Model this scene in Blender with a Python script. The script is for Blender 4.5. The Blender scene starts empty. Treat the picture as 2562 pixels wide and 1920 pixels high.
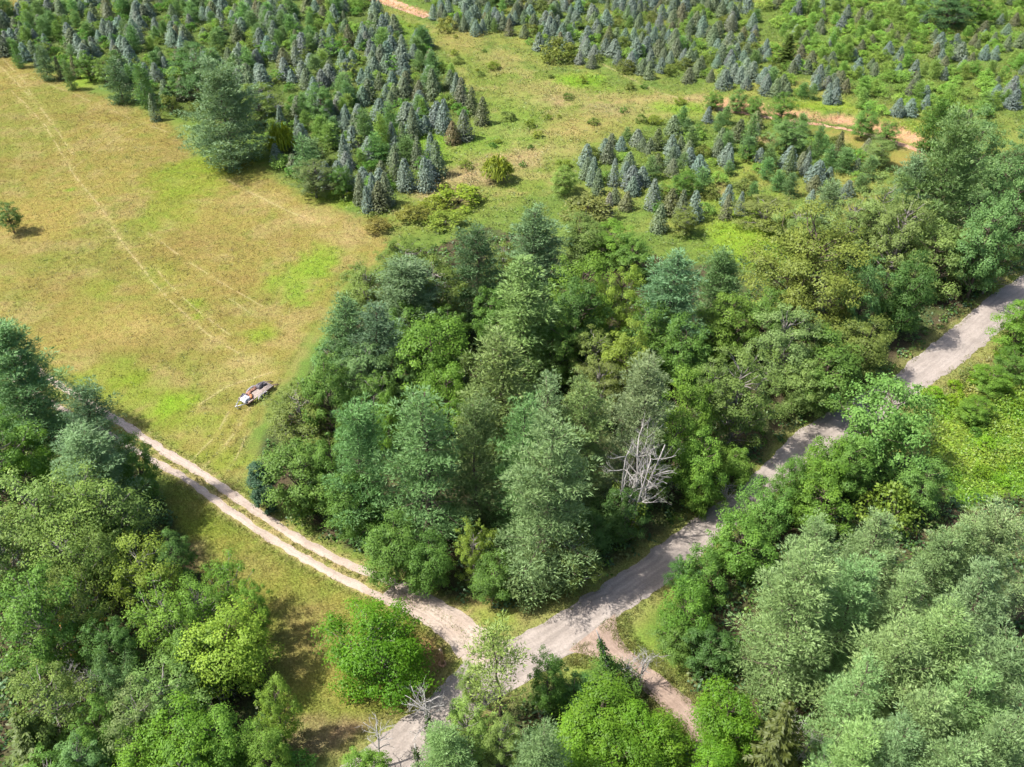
import bpy, math, random
import numpy as np
from mathutils import Vector, Matrix

# ------------------------------------------------------------------ camera, sky, sun, exposure
sc = bpy.context.scene
CAM_H, PITCH, FPX, PW, PH = 77.0, math.radians(38.0), 2300.0, 2562.0, 1920.0
cam_d = bpy.data.cameras.new("camera")
cam_d.sensor_fit = 'HORIZONTAL'
cam_d.sensor_width = 36.0
cam_d.lens = 36.0 * FPX / PW
cam_d.clip_start = 0.5
cam_d.clip_end = 20000.0
cam = bpy.data.objects.new("camera", cam_d)
sc.collection.objects.link(cam)
cam.location = (0, 0, CAM_H)
cam.rotation_euler = (math.pi / 2 - PITCH, 0, 0)
sc.camera = cam

SUN_EL, SHADOW_AZ = math.radians(57), math.radians(9)      # shadows run to the right and slightly away
world = bpy.data.worlds.new("World")
sc.world = world
world.use_nodes = True
wn = world.node_tree
wn.nodes.clear()
sky = wn.nodes.new("ShaderNodeTexSky")
sky.sky_type = 'NISHITA'
sky.sun_disc = False
sky.sun_elevation = SUN_EL
# Blender's sky: rotation 0 puts the sun towards +Y, positive turns clockwise
sun_from = math.atan2(-math.cos(SHADOW_AZ), -math.sin(SHADOW_AZ))
sky.sun_rotation = sun_from
sky.air_density, sky.dust_density = 1.0, 3.0
bg = wn.nodes.new("ShaderNodeBackground")
bg.inputs[1].default_value = 0.105
wo = wn.nodes.new("ShaderNodeOutputWorld")
wn.links.new(sky.outputs[0], bg.inputs[0])
wn.links.new(bg.outputs[0], wo.inputs[0])

sun_d = bpy.data.lights.new("sun", 'SUN')
sun_d.energy = 4.1
sun_d.angle = math.radians(1.0)
sun_d.color = (1.0, 0.95, 0.87)
sun = bpy.data.objects.new("sun", sun_d)
sc.collection.objects.link(sun)
ray = Vector((math.cos(SHADOW_AZ) * math.cos(SUN_EL), math.sin(SHADOW_AZ) * math.cos(SUN_EL), -math.sin(SUN_EL)))
sun.rotation_euler = ray.to_track_quat('-Z', 'Y').to_euler()
sun.location = (-60, -20, 120)

sc.view_settings.view_transform = 'Standard'
sc.view_settings.look = 'None'
sc.view_settings.exposure = 1.22
sc.view_settings.gamma = 1.0
sc.view_settings.use_curve_mapping = False
sc.render.engine = 'CYCLES'
sc.cycles.max_bounces = 5
sc.cycles.diffuse_bounces = 3
sc.cycles.glossy_bounces = 1
sc.cycles.transmission_bounces = 4
sc.cycles.use_denoising = True
sc.cycles.use_light_tree = False
sc.cycles.use_adaptive_sampling = True
sc.cycles.adaptive_threshold = 0.03

# ------------------------------------------------------------------ helpers
R = random.Random(11)
NP = np.random.default_rng(5)
COL = sc.collection
cp, sp = math.cos(PITCH), math.sin(PITCH)


def at(px, py, h=0.0):
    """Surveyed position in metres of a point of the photograph that lies h metres above the ground."""
    u, v = (px - PW / 2) / FPX, (py - PH / 2) / FPX
    k = (CAM_H - h) / (sp + v * cp)
    return np.array([u * k, k * (cp - v * sp)])


def scale_at(px, py, h=0.0):
    v = (py - PH / 2) / FPX
    return FPX / ((CAM_H - h) / (sp + v * cp))      # photograph pixels for a metre there


def poly_at(pts):
    return np.array([at(x, y) for x, y in pts])


def _hash(ix, iy, seed):
    n = (ix * 374761393 + iy * 668265263 + seed * 974711) & 0x7fffffff
    n = ((n ^ (n >> 13)) * 1274126177) & 0x7fffffff
    return ((n ^ (n >> 16)) & 0xffff) / 65535.0


def vnoise(x, y, seed=0):
    x, y = np.asarray(x, float), np.asarray(y, float)
    ix, iy = np.floor(x).astype(np.int64), np.floor(y).astype(np.int64)
    fx, fy = x - ix, y - iy
    fx, fy = fx * fx * (3 - 2 * fx), fy * fy * (3 - 2 * fy)
    a, b = _hash(ix, iy, seed), _hash(ix + 1, iy, seed)
    c, d = _hash(ix, iy + 1, seed), _hash(ix + 1, iy + 1, seed)
    return (a * (1 - fx) + b * fx) * (1 - fy) + (c * (1 - fx) + d * fx) * fy


def fbm(x, y, seed=0, octv=4):
    s, a, t = 0, 0.5, 0
    for i in range(octv):
        s = s + a * vnoise(np.asarray(x) * 2 ** i, np.asarray(y) * 2 ** i, seed + i * 17)
        t += a
        a *= 0.5
    return s / t


def inside(poly, X, Y):
    res = np.zeros(np.shape(X), bool)
    n = len(poly)
    j = n - 1
    for i in range(n):
        xi, yi, xj, yj = poly[i][0], poly[i][1], poly[j][0], poly[j][1]
        if yi != yj:
            c = ((yi > Y) != (yj > Y)) & (X < (xj - xi) * (Y - yi) / (yj - yi) + xi)
            res ^= c
        j = i
    return res


def dist_poly(line, X, Y):
    d = np.full(np.shape(X), 1e9)
    for (x0, y0), (x1, y1) in zip(line[:-1], line[1:]):
        dx, dy = x1 - x0, y1 - y0
        t = np.clip(((X - x0) * dx + (Y - y0) * dy) / (dx * dx + dy * dy + 1e-9), 0, 1)
        d = np.minimum(d, np.hypot(X - x0 - t * dx, Y - y0 - t * dy))
    return d


def smooth(a, b, x):
    t = np.clip((x - a) / (b - a), 0, 1)
    return t * t * (3 - 2 * t)


BANK = poly_at([(1800, 262), (1935, 284), (2013, 292), (2100, 303), (2215, 328), (2330, 372)])
BANK2 = poly_at([(880, -14), (968, 10), (1068, 40)])


def height(X, Y):
    """Gentle swells, and a cut bank above the dirt track."""
    X, Y = np.asarray(X, float), np.asarray(Y, float)
    z = 0.35 * np.sin(X * 0.045 + 1.0) * np.sin(Y * 0.037) * smooth(120, 170, Y)
    z = z + 0.10 * (fbm(X * 0.18, Y * 0.18, 3, 3) - 0.5) * smooth(60, 110, Y)
    for line, hh in ((BANK, 1.5), (BANK2, 1.2)):
        d = dist_poly(line, X, Y)
        ends = smooth(line[0][0] - 10, line[0][0] + 6, X) * (1 - smooth(line[-1][0] - 6, line[-1][0] + 10, X))
        yl = np.interp(X, line[:, 0], line[:, 1])
        z = z + hh * ends * smooth(-0.6, 2.2, Y - yl) * (1 - smooth(14, 40, d))
    return z


class Geo:
    """Collects triangles and quads with a tint per point."""

    def __init__(self):
        self.v, self.t, self.tri, self.quad, self.n = [], [], [], [], 0
        self.c = []

    def add(self, verts, tris=None, quads=None, tint=1.0, col=None):
        verts = np.asarray(verts, np.float32).reshape(-1, 3)
        self.v.append(verts)
        self.t.append(np.broadcast_to(np.asarray(tint, np.float32), (len(verts),)))
        if col is not None:
            self.c.append(np.asarray(col, np.float32).reshape(-1, 3))
        if tris is not None and len(tris):
            self.tri.append(np.asarray(tris, np.int32).reshape(-1, 3) + self.n)
        if quads is not None and len(quads):
            self.quad.append(np.asarray(quads, np.int32).reshape(-1, 4) + self.n)
        self.n += len(verts)

    def leaves(self, C, D, N, L, W, tint, col=None):
        """Rhombic leaves from C along D, facing N."""
        n = len(C)
        S = np.cross(D, N)
        S /= np.linalg.norm(S, axis=1, keepdims=True) + 1e-9
        L = np.broadcast_to(np.asarray(L, float), (n,))[:, None]
        W = np.broadcast_to(np.asarray(W, float), (n,))[:, None]
        V = np.stack([C, C + D * L * .45 + S * W * .5, C + D * L, C + D * L * .45 - S * W * .5], 1).reshape(-1, 3)
        q = np.arange(n * 4).reshape(-1, 4)
        self.add(V, quads=q, tint=np.repeat(np.broadcast_to(tint, (n,)), 4), col=None if col is None else np.repeat(col, 4, 0))

    def blades(self, C, D, L, W, tint, col=None, N=None):
        """Narrow triangles from C along D."""
        n = len(C)
        A = N if N is not None else NP.normal(size=(n, 3))
        S = np.cross(D, A)
        S /= np.linalg.norm(S, axis=1, keepdims=True) + 1e-9
        L = np.broadcast_to(np.asarray(L, float), (n,))[:, None]
        W = np.broadcast_to(np.asarray(W, float), (n,))[:, None]
        V = np.stack([C - S * W * .5, C + S * W * .5, C + D * L], 1).reshape(-1, 3)
        self.add(V, tris=np.arange(n * 3).reshape(-1, 3), tint=np.repeat(np.broadcast_to(tint, (n,)), 3),
                 col=None if col is None else np.repeat(col, 3, 0))

    def tube(self, pts, rad, sides=5, tint=1.0, cap=True):
        P = np.asarray(pts, float)
        k = len(P)
        T = np.gradient(P, axis=0)
        T /= np.linalg.norm(T, axis=1, keepdims=True) + 1e-9
        ref = np.array([0, 0, 1.0]) if abs(T[0][2]) < .8 else np.array([1.0, 0, 0])
        A = np.cross(T, ref)
        A /= np.linalg.norm(A, axis=1, keepdims=True) + 1e-9
        B = np.cross(T, A)
        ang = np.linspace(0, 2 * np.pi, sides, endpoint=False)
        rad = np.broadcast_to(np.asarray(rad, float), (k,))
        V = P[:, None] + rad[:, None, None] * (np.cos(ang)[None, :, None] * A[:, None] + np.sin(ang)[None, :, None] * B[:, None])
        q = []
        for i in range(k - 1):
            for j in range(sides):
                j2 = (j + 1) % sides
                q.append((i * sides + j, i * sides + j2, (i + 1) * sides + j2, (i + 1) * sides + j))
        V = V.reshape(-1, 3)
        tris = []
        if cap:
            V = np.vstack([V, P[0], P[-1]])
            for j in range(sides):
                j2 = (j + 1) % sides
                tris.append((k * sides, j2, j))
                tris.append((k * sides + 1, (k - 1) * sides + j, (k - 1) * sides + j2))
        self.add(V, tris=tris, quads=q, tint=tint)

    def box(self, c, s, M=None, tint=1.0):
        V = np.array([[x, y, z] for x in (-.5, .5) for y in (-.5, .5) for z in (-.5, .5)]) * np.asarray(s)
        if M is not None:
            V = V @ np.asarray(M).T
        V = V + np.asarray(c)
        q = [(0, 1, 3, 2), (4, 6, 7, 5), (0, 4, 5, 1), (2, 3, 7, 6), (0, 2, 6, 4), (1, 5, 7, 3)]
        self.add(V, quads=q, tint=tint)

    def mesh(self, name, smooth_shade=False):
        me = bpy.data.meshes.new(name)
        V = np.concatenate(self.v)
        tri = np.concatenate(self.tri) if self.tri else np.zeros((0, 3), np.int32)
        quad = np.concatenate(self.quad) if self.quad else np.zeros((0, 4), np.int32)
        me.vertices.add(len(V))
        me.vertices.foreach_set('co', V.ravel())
        loops = np.concatenate([tri.ravel(), quad.ravel()])
        me.loops.add(len(loops))
        me.loops.foreach_set('vertex_index', loops)
        tot = np.concatenate([np.full(len(tri), 3), np.full(len(quad), 4)]).astype(np.int32)
        st = np.concatenate([[0], np.cumsum(tot)[:-1]]).astype(np.int32) if len(tot) else tot
        me.polygons.add(len(tot))
        me.polygons.foreach_set('loop_start', st)
        me.polygons.foreach_set('loop_total', tot)
        if smooth_shade:
            me.polygons.foreach_set('use_smooth', np.ones(len(tot), bool))
        me.update(calc_edges=True)
        a = me.attributes.new('tint', 'FLOAT', 'POINT')
        a.data.foreach_set('value', np.concatenate(self.t))
        if self.c:
            c = np.concatenate(self.c)
            a = me.attributes.new('tone', 'FLOAT_COLOR', 'POINT')
            a.data.foreach_set('color', np.hstack([c, np.ones((len(c), 1), np.float32)]).astype(np.float32).ravel())
        return me


def obj(name, me, mat=None, parent=None, color=None):
    o = bpy.data.objects.new(name, me)
    COL.objects.link(o)
    if mat is not None and me is not None and not me.materials:
        me.materials.append(mat)
    if parent is not None:
        o.parent = parent
    if color is not None:
        o.color = (*color, 1)
    return o


def tag(o, label=None, cat=None, group=None, kind=None):
    for k, v in (('label', label), ('category', cat), ('group', group), ('kind', kind)):
        if v:
            o[k] = v
    return o


def empty(name, loc, rz=0.0, scale=(1, 1, 1), tilt=(0, 0)):
    o = bpy.data.objects.new(name, None)
    o.empty_display_size = 0.3
    COL.objects.link(o)
    o.location = loc
    o.rotation_euler = (tilt[0], tilt[1], rz)
    o.scale = scale
    return o


# ------------------------------------------------------------------ materials
def new_mat(name):
    m = bpy.data.materials.new(name)
    m.use_nodes = True
    nt = m.node_tree
    nt.nodes.clear()
    out = nt.nodes.new("ShaderNodeOutputMaterial")
    return m, nt, out


def nd(nt, t, **kw):
    n = nt.nodes.new(t)
    for k, v in kw.items():
        setattr(n, k, v)
    return n


def leaf_material(name, transl=0.32, gloss=0.05, own=False):
    """Foliage: the tree's own colour varied leaf by leaf, some light passing through."""
    m, nt, out = new_mat(name)
    L = nt.links
    at_ = nd(nt, "ShaderNodeAttribute", attribute_name='tint')
    if own:
        src = nd(nt, "ShaderNodeAttribute", attribute_name='tone').outputs['Color']
    else:
        src = nd(nt, "ShaderNodeObjectInfo").outputs['Color']
    mul = nd(nt, "ShaderNodeVectorMath", operation='SCALE')
    L.new(src, mul.inputs[0])
    L.new(at_.outputs['Fac'], mul.inputs['Scale'])
    hsv = nd(nt, "ShaderNodeHueSaturation")
    mp = nd(nt, "ShaderNodeMapRange")
    mp.inputs[1].default_value, mp.inputs[2].default_value = 0.5, 1.5
    mp.inputs[3].default_value, mp.inputs[4].default_value = 0.515, 0.485
    L.new(at_.outputs['Fac'], mp.inputs[0])
    L.new(mp.outputs[0], hsv.inputs['Hue'])
    L.new(mul.outputs[0], hsv.inputs['Color'])
    d = nd(nt, "ShaderNodeBsdfDiffuse")
    t = nd(nt, "ShaderNodeBsdfTranslucent")
    g = nd(nt, "ShaderNodeBsdfGlossy")
    g.inputs['Roughness'].default_value = 0.5
    g.inputs['Color'].default_value = (.8, .85, .8, 1)
    L.new(hsv.outputs[0], d.inputs[0])
    warm = nd(nt, "ShaderNodeMix", data_type='RGBA', blend_type='MULTIPLY')
    warm.inputs[0].default_value = 1.0
    warm.inputs[7].default_value = (1.25, 1.2, .6, 1)
    L.new(hsv.outputs[0], warm.inputs[6])
    L.new(warm.outputs[2], t.inputs[0])
    mx = nd(nt, "ShaderNodeMixShader")
    mx.inputs[0].default_value = transl
    L.new(d.outputs[0], mx.inputs[1])
    L.new(t.outputs[0], mx.inputs[2])
    mx2 = nd(nt, "ShaderNodeMixShader")
    mx2.inputs[0].default_value = gloss
    L.new(mx.outputs[0], mx2.inputs[1])
    L.new(g.outputs[0], mx2.inputs[2])
    L.new(mx2.outputs[0], out.inputs[0])
    return m


def plain(name, col, rough=0.8, metal=0.0, noise=0.25, scale=3.0, col2=None, bump=0.0):
    m, nt, out = new_mat(name)
    L = nt.links
    p = nd(nt, "ShaderNodeBsdfPrincipled")
    p.inputs['Roughness'].default_value = rough
    p.inputs['Metallic'].default_value = metal
    tc = nd(nt, "ShaderNodeTexCoord")
    nz = nd(nt, "ShaderNodeTexNoise")
    nz.inputs['Scale'].default_value = scale
    nz.inputs['Detail'].default_value = 6
    L.new(tc.outputs['Object'], nz.inputs['Vector'])
    cr = nd(nt, "ShaderNodeValToRGB")
    c2 = col2 or tuple(min(1, c * (1 + noise)) for c in col)
    c1 = tuple(c * (1 - noise) for c in col) if col2 is None else col
    cr.color_ramp.elements[0].position, cr.color_ramp.elements[1].position = 0.35, 0.65
    cr.color_ramp.elements[0].color = (*c1, 1)
    cr.color_ramp.elements[1].color = (*c2, 1)
    L.new(nz.outputs['Fac'], cr.inputs[0])
    L.new(cr.outputs[0], p.inputs['Base Color'])
    if bump:
        b = nd(nt, "ShaderNodeBump")
        b.inputs['Strength'].default_value = bump
        L.new(nz.outputs['Fac'], b.inputs['Height'])
        L.new(b.outputs[0], p.inputs['Normal'])
    L.new(p.outputs[0], out.inputs[0])
    return m


M = {
    'leaf': leaf_material('broad_leaves', 0.32, 0.014),
    'needle': leaf_material('pine_needles', 0.24, 0.02),
    'herb': leaf_material('grass_blades', 0.28, 0.03, own=True),
    'bark': plain('bark', (.10, .075, .055), .9, noise=.35, scale=4),
    'greybark': plain('grey_bark', (.20, .18, .16), .9, noise=.3, scale=4),
    'deadwood': plain('bleached_wood', (.29, .275, .26), .85, noise=.22, scale=5),
}


def ground_material():
    m, nt, out = new_mat('meadow_and_soil')
    L = nt.links
    p = nd(nt, "ShaderNodeBsdfPrincipled")
    p.inputs['Roughness'].default_value = 0.95
    p.inputs['Specular IOR Level'].default_value = 0.1
    a = nd(nt, "ShaderNodeAttribute", attribute_name='tone')
    tc = nd(nt, "ShaderNodeTexCoord")
    n1 = nd(nt, "ShaderNodeTexNoise")
    n1.inputs['Scale'].default_value, n1.inputs['Detail'].default_value, n1.inputs['Roughness'].default_value = 0.9, 8, 0.7
    n2 = nd(nt, "ShaderNodeTexNoise")
    n2.inputs['Scale'].default_value, n2.inputs['Detail'].default_value = 5.0, 5
    for n in (n1, n2):
        L.new(tc.outputs['Object'], n.inputs['Vector'])
    mp = nd(nt, "ShaderNodeMapRange")
    mp.inputs[1].default_value, mp.inputs[2].default_value = .3, .7
    mp.inputs[3].default_value, mp.inputs[4].default_value = .84, 1.14
    L.new(n1.outputs['Fac'], mp.inputs[0])
    mp2 = nd(nt, "ShaderNodeMapRange")
    mp2.inputs[1].default_value, mp2.inputs[2].default_value = .3, .7
    mp2.inputs[3].default_value, mp2.inputs[4].default_value = .62, 1.38
    L.new(n2.outputs['Fac'], mp2.inputs[0])
    mm = nd(nt, "ShaderNodeMath", operation='MULTIPLY')
    L.new(mp.outputs[0], mm.inputs[0])
    L.new(mp2.outputs[0], mm.inputs[1])
    n4 = nd(nt, "ShaderNodeTexNoise")
    n4.inputs['Scale'].default_value, n4.inputs['Detail'].default_value, n4.inputs['Roughness'].default_value = 0.45, 7, 0.72
    L.new(tc.outputs['Object'], n4.inputs['Vector'])
    mp4 = nd(nt, "ShaderNodeMapRange")
    mp4.inputs[1].default_value, mp4.inputs[2].default_value = .42, .66
    L.new(n4.outputs['Fac'], mp4.inputs[0])
    hue = nd(nt, "ShaderNodeMix", data_type='RGBA', blend_type='MULTIPLY')
    hue.inputs[7].default_value = (.84, 1.0, .8, 1)
    L.new(mp4.outputs[0], hue.inputs[0])
    L.new(a.outputs['Color'], hue.inputs[6])
    sc_ = nd(nt, "ShaderNodeVectorMath", operation='SCALE')
    L.new(hue.outputs[2], sc_.inputs[0])
    L.new(mm.outputs[0], sc_.inputs['Scale'])
    L.new(sc_.outputs[0], p.inputs['Base Color'])
    b = nd(nt, "ShaderNodeBump")
    b.inputs['Strength'].default_value, b.inputs['Distance'].default_value = .6, .15
    L.new(n2.outputs['Fac'], b.inputs['Height'])
    L.new(b.outputs[0], p.inputs['Normal'])
    L.new(p.outputs[0], out.inputs[0])
    return m


def gravel_material(name, col, col2, streak=.15, grass=None):
    """Gravel: mottled stones, wheel-worn lengthwise streaks (the 'tone' red channel runs across the road)."""
    m, nt, out = new_mat(name)
    L = nt.links
    p = nd(nt, "ShaderNodeBsdfPrincipled")
    p.inputs['Roughness'].default_value = 0.9
    p.inputs['Specular IOR Level'].default_value = 0.2
    tc = nd(nt, "ShaderNodeTexCoord")
    n1 = nd(nt, "ShaderNodeTexNoise")
    n1.inputs['Scale'].default_value, n1.inputs['Detail'].default_value = .35, 8
    n1.inputs['Roughness'].default_value = .65
    n2 = nd(nt, "ShaderNodeTexNoise")
    n2.inputs['Scale'].default_value, n2.inputs['Detail'].default_value = 6, 6
    L.new(tc.outputs['Object'], n1.inputs['Vector'])
    L.new(tc.outputs['Object'], n2.inputs['Vector'])
    cr = nd(nt, "ShaderNodeValToRGB")
    cr.color_ramp.elements[0].position, cr.color_ramp.elements[1].position = .36, .62
    cr.color_ramp.elements[0].color, cr.color_ramp.elements[1].color = (*col, 1), (*col2, 1)
    L.new(n1.outputs['Fac'], cr.inputs[0])
    a = nd(nt, "ShaderNodeAttribute", attribute_name='tone')
    sep = nd(nt, "ShaderNodeSeparateColor")
    L.new(a.outputs['Color'], sep.inputs[0])
    cmb = nd(nt, "ShaderNodeCombineXYZ")
    s1 = nd(nt, "ShaderNodeMath", operation='MULTIPLY')
    s1.inputs[1].default_value = 9.0
    s2 = nd(nt, "ShaderNodeMath", operation='MULTIPLY')
    s2.inputs[1].default_value = 5.0
    L.new(sep.outputs[0], s1.inputs[0])
    L.new(sep.outputs[1], s2.inputs[0])
    L.new(s1.outputs[0], cmb.inputs[0])
    L.new(s2.outputs[0], cmb.inputs[1])
    n3 = nd(nt, "ShaderNodeTexNoise")
    n3.inputs['Scale'].default_value, n3.inputs['Detail'].default_value = 1.0, 4
    L.new(cmb.outputs[0], n3.inputs['Vector'])
    mp = nd(nt, "ShaderNodeMapRange")
    mp.inputs[1].default_value, mp.inputs[2].default_value = .35, .65
    mp.inputs[3].default_value, mp.inputs[4].default_value = 1 - streak, 1 + streak
    L.new(n3.outputs['Fac'], mp.inputs[0])
    mp2 = nd(nt, "ShaderNodeMapRange")
    mp2.inputs[1].default_value, mp2.inputs[2].default_value = .3, .7
    mp2.inputs[3].default_value, mp2.inputs[4].default_value = .86, 1.14
    L.new(n2.outputs['Fac'], mp2.inputs[0])
    mm = nd(nt, "ShaderNodeMath", operation='MULTIPLY')
    L.new(mp.outputs[0], mm.inputs[0])
    L.new(mp2.outputs[0], mm.inputs[1])
    sc_ = nd(nt, "ShaderNodeVectorMath", operation='SCALE')
    L.new(cr.outputs[0], sc_.inputs[0])
    L.new(mm.outputs[0], sc_.inputs['Scale'])
    L.new(sc_.outputs[0], p.inputs['Base Color'])
    b = nd(nt, "ShaderNodeBump")
    b.inputs['Strength'].default_value, b.inputs['Distance'].default_value = .35, .05
    L.new(n2.outputs['Fac'], b.inputs['Height'])
    L.new(b.outputs[0], p.inputs['Normal'])
    L.new(p.outputs[0], out.inputs[0])
    return m


M['ground'] = ground_material()
M['gravel'] = gravel_material('grey_gravel', (.225, .194, .172), (.272, .238, .213))
M['drive'] = gravel_material('pink_gravel', (.27, .215, .175), (.345, .29, .245), .14)
M['lane'] = gravel_material('brown_gravel', (.20, .145, .115), (.27, .205, .165))
M['clay'] = gravel_material('orange_clay', (.30, .165, .10), (.38, .25, .17), .1)

# ------------------------------------------------------------------ the ground and its own colours
MEADOW = poly_at([(-200, 100), (0, 118), (110, 185), (260, 240), (420, 300), (500, 400), (640, 400), (720, 470), (830, 520),
                  (930, 560), (985, 600), (960, 640), (850, 720), (800, 800), (740, 900), (680, 1000), (620, 1100), (610, 1200),
                  (640, 1290), (560, 1240), (430, 1130), (320, 1060), (180, 985), (60, 880), (-200, 700)])
LOWER = poly_at([(430, 1180), (560, 1285), (720, 1395), (860, 1470), (1000, 1530), (1120, 1620), (1100, 1690), (1060, 1770),
                 (930, 1840), (840, 1900), (700, 1910), (690, 1800), (640, 1650), (540, 1500), (440, 1400), (400, 1260)])
FOREST = poly_at([(640, 1180), (700, 1040), (800, 880), (880, 740), (1000, 640), (1200, 580), (1450, 600), (1750, 660),
                  (2050, 600), (2300, 480), (2420, 400), (2800, 330), (2800, 560), (2562, 670), (2380, 800), (2230, 930),
                  (1990, 1080), (1860, 1200), (1700, 1320), (1560, 1410), (1400, 1500), (1260, 1525), (1130, 1495), (980, 1420),
                  (850, 1370), (740, 1320), (660, 1270)])
WOODS_L = poly_at([(-400, 900), (60, 960), (250, 1090), (380, 1190), (420, 1300), (520, 1480), (600, 1620), (680, 1780), (740, 1930),
                   (740, 2100), (-800, 2100)])
WOODS_R = poly_at([(1720, 1440), (1850, 1330), (1970, 1230), (2100, 1150), (2300, 1130), (2400, 1250), (2700, 1250), (3200, 2100),
                   (1100, 2100), (1100, 1930), (1210, 1810), (1400, 1720), (1520, 1720), (1640, 1800), (1740, 1880), (1790, 1800),
                   (1730, 1700), (1780, 1600), (1720, 1540)])
KUDZU = poly_at([(2300, 1010), (2420, 930), (2562, 850), (2900, 800), (3000, 1260), (2420, 1260), (2330, 1160)])
CLEARING = poly_at([(1020, 40), (1100, 70), (1180, 110), (1300, 170), (1400, 195), (1560, 215), (1720, 240), (1810, 268), (1700, 300),
                    (1560, 330), (1440, 400), (1400, 470), (1300, 500), (1180, 560), (1000, 590), (880, 560), (960, 520), (1090, 460),
                    (1080, 400), (1150, 345), (1230, 285), (1160, 200), (1080, 110), (990, 50)])
PLANT_A = poly_at([(-60, 125), (110, 175), (250, 200), (340, 262), (470, 290), (650, 330), (700, 430), (830, 485), (960, 500), (1080, 455),
                   (1060, 400), (990, 345), (1110, 338), (1205, 282), (1130, 200), (1060, 110), (970, 55), (900, -30), (120, -30), (60, 30), (-60, 50)])
PLANT_B = poly_at([(1050, -40), (1085, 50), (1180, 92), (1290, 90), (1400, 170), (1560, 190), (1690, 215), (1760, 232), (1900, 258), (1990, 268),
                   (2100, 285), (2200, 305), (2300, 335), (2380, 330), (2620, 240), (2720, -40)])
PLANT_C = poly_at([(1420, 440), (1500, 372), (1620, 335), (1750, 295), (1830, 312), (1950, 322), (2100, 365), (2220, 385), (2230, 420),
                   (2100, 520), (2000, 610), (1850, 650), (1700, 580), (1560, 530), (1450, 480)])
TANFIELD = poly_at([(2010, 310), (2215, 345), (2350, 360), (2330, 420), (2260, 455), (2210, 390), (2080, 350)])
TOPFIELD = poly_at([(-200, -60), (110, -60), (110, 0), (40, 28), (-200, 45)])


def pl(*p):
    return poly_at(p)


TRACKS = [
    (pl((0, 168), (70, 238), (102, 272), (140, 320), (187, 393)), .32, .8),
    (pl((30, 230), (113, 315), (156, 389), (195, 451), (256, 525), (300, 600), (340, 650), (385, 710), (440, 765), (520, 840), (600, 885)), .26, .9),
    (pl((0, 140), (60, 205), (80, 240)), .3, .7),
    (pl((385, 667), (447, 737), (490, 772), (544, 815), (575, 838)), .22, .75),
    (pl((470, 656), (564, 714), (657, 768)), .22, .7),
    (pl((564, 741), (634, 788)), .2, .6),
    (pl((362, 579), (447, 638)), .25, .7),
    (pl((552, 443), (622, 482), (719, 529), (800, 560)), .35, .7),
    (pl((60, 190), (180, 235), (300, 285), (420, 330)), .25, .4),
    (pl((170, 430), (300, 340), (400, 285)), .2, .35),
    (pl((498, 1013), (564, 967), (640, 945), (690, 930)), .3, .6),
    (pl((500, 1180), (560, 1120), (600, 1060), (630, 1010)), .3, .6),
    (pl((540, 1210), (590, 1150), (620, 1080)), .25, .5),
    (pl((480, 1150), (540, 1090), (575, 1030)), .25, .5),
    (pl((1500, 160), (1640, 232), (1810, 275)), .4, .5),
]
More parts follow.
